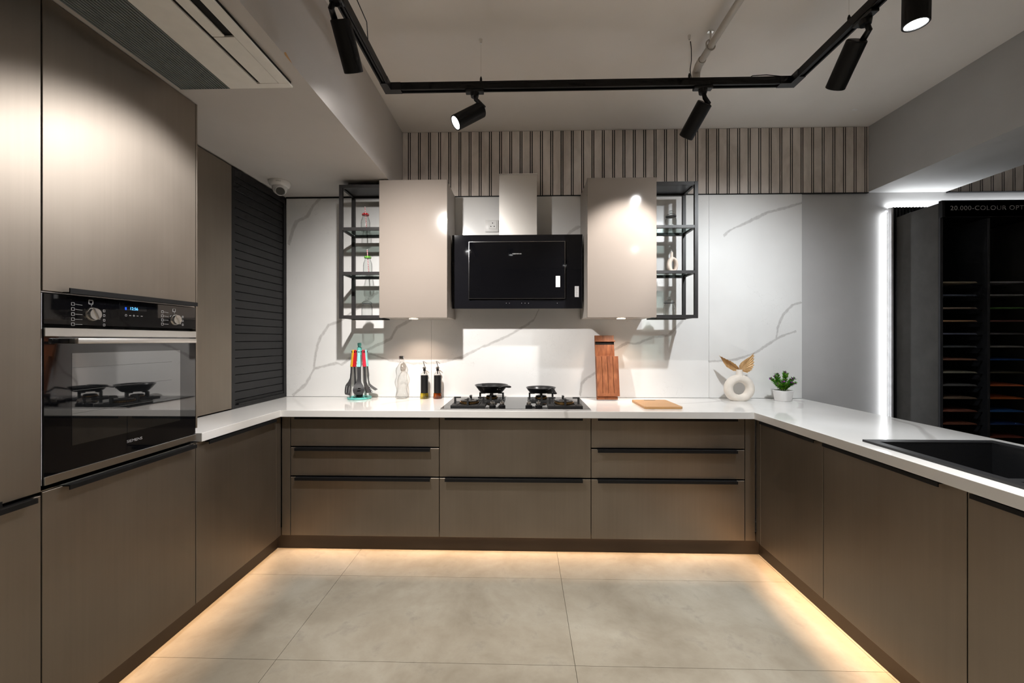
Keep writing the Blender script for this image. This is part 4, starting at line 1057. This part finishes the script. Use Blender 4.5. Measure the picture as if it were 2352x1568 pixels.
# ------------------------------------------------------------------ dome camera
cx_, cy_ = -1.632, 2.735
cc = thing('security_camera', 'white dome security camera under the soffit in the left corner', 'camera', (cx_, cy_, 2.29))
MB().lathe((cx_, cy_, ZS-.0005), [(.066, 0), (.067, -.008), (.062, -.024), (.056, -.032), (.045, -.034)], 48).build('base', 'cctv_grey', cc, True)
dd = Vector((.45, -.62, -.64)).normalized(); c = Vector((cx_, cy_, ZS-.042))
m = MB(); R_ = []
for k in range(15):
    u = -pi/2+pi*k/14*.86; R_.append(m.ring(c+dd*(.046*sin(u)), dd, max(.0005, .046*cos(u)), 36))
m.loft(R_, True, False).build('ball', 'cctv_grey', cc, True)
m = MB(); m.loft([m.ring(c+dd*k, dd, r, 36) for k, r in ((.038, .031), (.052, .031), (.054, .029), (.046, .0265))], True, True).build('lens_ring', 'cctv_grey', cc, True)
MB().cyl(c+dd*.0465, c+dd*.049, .0262, .025, 32).build('lens', 'lens_black', cc)
q = onX(653, 419, cx_+.02); text('mark', 'CP PLUS', 'print_dark', cc, (cx_+.012, cy_-.0665, ZS-.018), Vector((.92, .39, 0)), (0, 0, 1), .006, width=.030)

# ------------------------------------------------------------------ fluted panel, light strips, colour rack
FX = 2.598
pn = thing('fluted_panel', 'black fluted wall panel behind the colour rack with a grey edge', 'wall panel', (3.4, 3.0, 0))
box('edge_board', 'edge_grey', pn, FX, FX+.014, 2.985, YB-.0005, .001, 2.228, .0008)
box('backing', 'black_matte', pn, FX+.0145, 4.3, 3.008, YB-.0005, .001, 2.234)
x = FX+.0150
while x < 4.29:
    m = MB(); pts = [(x+.0105+.0098*cos(a), 3.0075-.0145*sin(a), .001) for a in [pi*k/7 for k in range(8)]]
    m.prism(pts, (0, 0, 2.235)).build('rib', 'black_metal', pn, True); x += .0225
t = thing('led_strip', 'bright white vertical LED strip beside the fluted panel', 'LED strip', (FX-.004, 3.02, .3), 'white LED strips around the fluted panel')
box('channel', 'white_plastic', t, FX-.004, FX-.0004, 3.018, 3.040, .25, 2.205)
box('diffuser', 'led_cool', t, FX-.008, FX-.0041, 3.018, 3.040, .25, 2.205)
t = thing('led_strip', 'bright white horizontal LED strip along the top of the fluted panel', 'LED strip', (3.4, 3.02, 2.237), 'white LED strips around the fluted panel')
box('channel', 'white_plastic', t, FX+.02, 4.28, 3.020, 3.040, 2.2375, 2.2405)
box('diffuser', 'led_cool', t, FX+.02, 4.28, 3.023, 3.037, 2.2406, 2.244)
area('led_vertical_light', (FX-.010, 3.028, 1.23), (0, -pi/2, 0), 1.95, .012, P_LEDV, COOL)
area('led_top_light', (3.44, 3.028, 2.246), (pi, 0, 0), 1.66, .012, P_LEDH, COOL)

rk = thing('colour_rack', 'tall dark display rack of colour samples with a lettered header', 'display rack', (2.95, 2.85, 0))
RY0, RY1, RZ = 2.675, 2.978, 2.158
RX0, RX1 = 2.628, 3.275
box('side_panel', 'rack_board', rk, RX0, RX0+.016, RY0+.012, RY1, .001, RZ, .001)
box('side_panel', 'rack_board', rk, RX1-.016, RX1, RY0+.012, RY1, .001, RZ, .001)
box('back_panel', 'rack_dark', rk, RX0+.0165, RX1-.0165, RY1-.012, RY1-.001, .001, RZ-.1)
box('front_post', 'rack_frame', rk, RX0, RX0+.018, RY0, RY0+.0115, .001, 2.063, .0008)
dv = box('divider', 'rack_frame', rk, 2.918, 2.934, RY0, RY1-.0125, .001, 2.063, .0008)
box('front_post', 'rack_frame', rk, RX1-.018, RX1, RY0, RY0+.0115, .001, 2.063, .0008)
hdr = box('header', 'sign_box', rk, RX0+.0165, RX1-.0165, RY0-.012, RY1-.02, 2.068, 2.166, .001)
box('header', 'sign_box', rk, RX0, RX1, RY0-.012, RY0+.0115, 2.066, 2.172, .001)
q = onY(2183, 482.5, RY0-.013)
text('lettering', '20.000-COLOUR OPTIONS', 'print_grey', rk, (q.x, RY0-.0122, q.z), (1, 0, 0), (0, 0, 1), .0275, .0006, 1.1, width=.555)
for i, (xa, xb) in enumerate(((RX0+.0185, 2.9175), (2.9345, RX1-.0185))):
    box('back_rod', 'rack_frame', rk, xa+.125, xa+.133, RY1-.03, RY1-.022, .3, 2.06)
    for k in range(20):
        z = 1.655-.0812*k
        if z < .14: break
        for s in (0, 1):
            m = MB().tube([(xb-.0006, RY0+.03+.17*s, z-.006), (xb-.03, RY0+.03+.17*s, z-.010), (xb-.055, RY0+.03+.17*s, z-.0075)], .003, 6); m.build('bracket', 'black_metal', rk, True)
            m = MB().tube([(xa+.0006, RY0+.03+.17*s, z-.006), (xa+.012, RY0+.03+.17*s, z-.008)], .003, 6); m.build('bracket', 'black_metal', rk, True)
NUM = ['topmost', 'second', 'third', 'fourth', 'fifth', 'sixth', 'seventh', 'eighth', 'ninth', 'tenth', 'eleventh', 'twelfth', 'thirteenth']
CN = ['tan', 'slate blue', 'light brown', 'orange-brown', 'blue-grey', 'charcoal', 'reddish brown', 'khaki', 'dark grey', 'umber', 'maroon', 'dark red', 'pale grey', 'light grey', 'green', 'dark wine', 'graphite', 'mid grey', 'navy blue', 'dark olive', 'orange-red', 'rust orange', 'bright blue', 'deep blue', 'brick red']
ci = 0
for i, (xa, xb) in enumerate(((RX0+.0185, 2.9175), (2.9345, RX1-.0185))):
    for k in range(12+i):
        z = 1.655-.0812*k; tilt = .010+.008*((k*7+i*3) % 4)/3
        x0, x1 = xa+.001, xa+.205
        lab = '%s colour sample board, %s in the %s column of the rack' % (CN[ci], NUM[k]+('' if k == 0 else ' from the top'), ('left', 'right')[i])
        t = thing('sample_board', lab, 'sample board', ((x0+x1)/2, RY0+.12, z), 'colour sample boards in the rack')
        m = MB().prism([(x0, RY0+.006, z+.0005), (x1+.012, RY0+.006, z+.0005), (x1, RY0+.006, z+.0095), (x0, RY0+.006, z+.0095)], (0, .24, tilt*.6)); m.build('board', 'sample_%d' % ci, t)
        m = MB().box(x0+.002, x1-.002, RY0+.004, RY0+.0058, z+.0015, z+.0085); m.build('edge_band', 'sample_%d' % ci, t)
        ci += 1
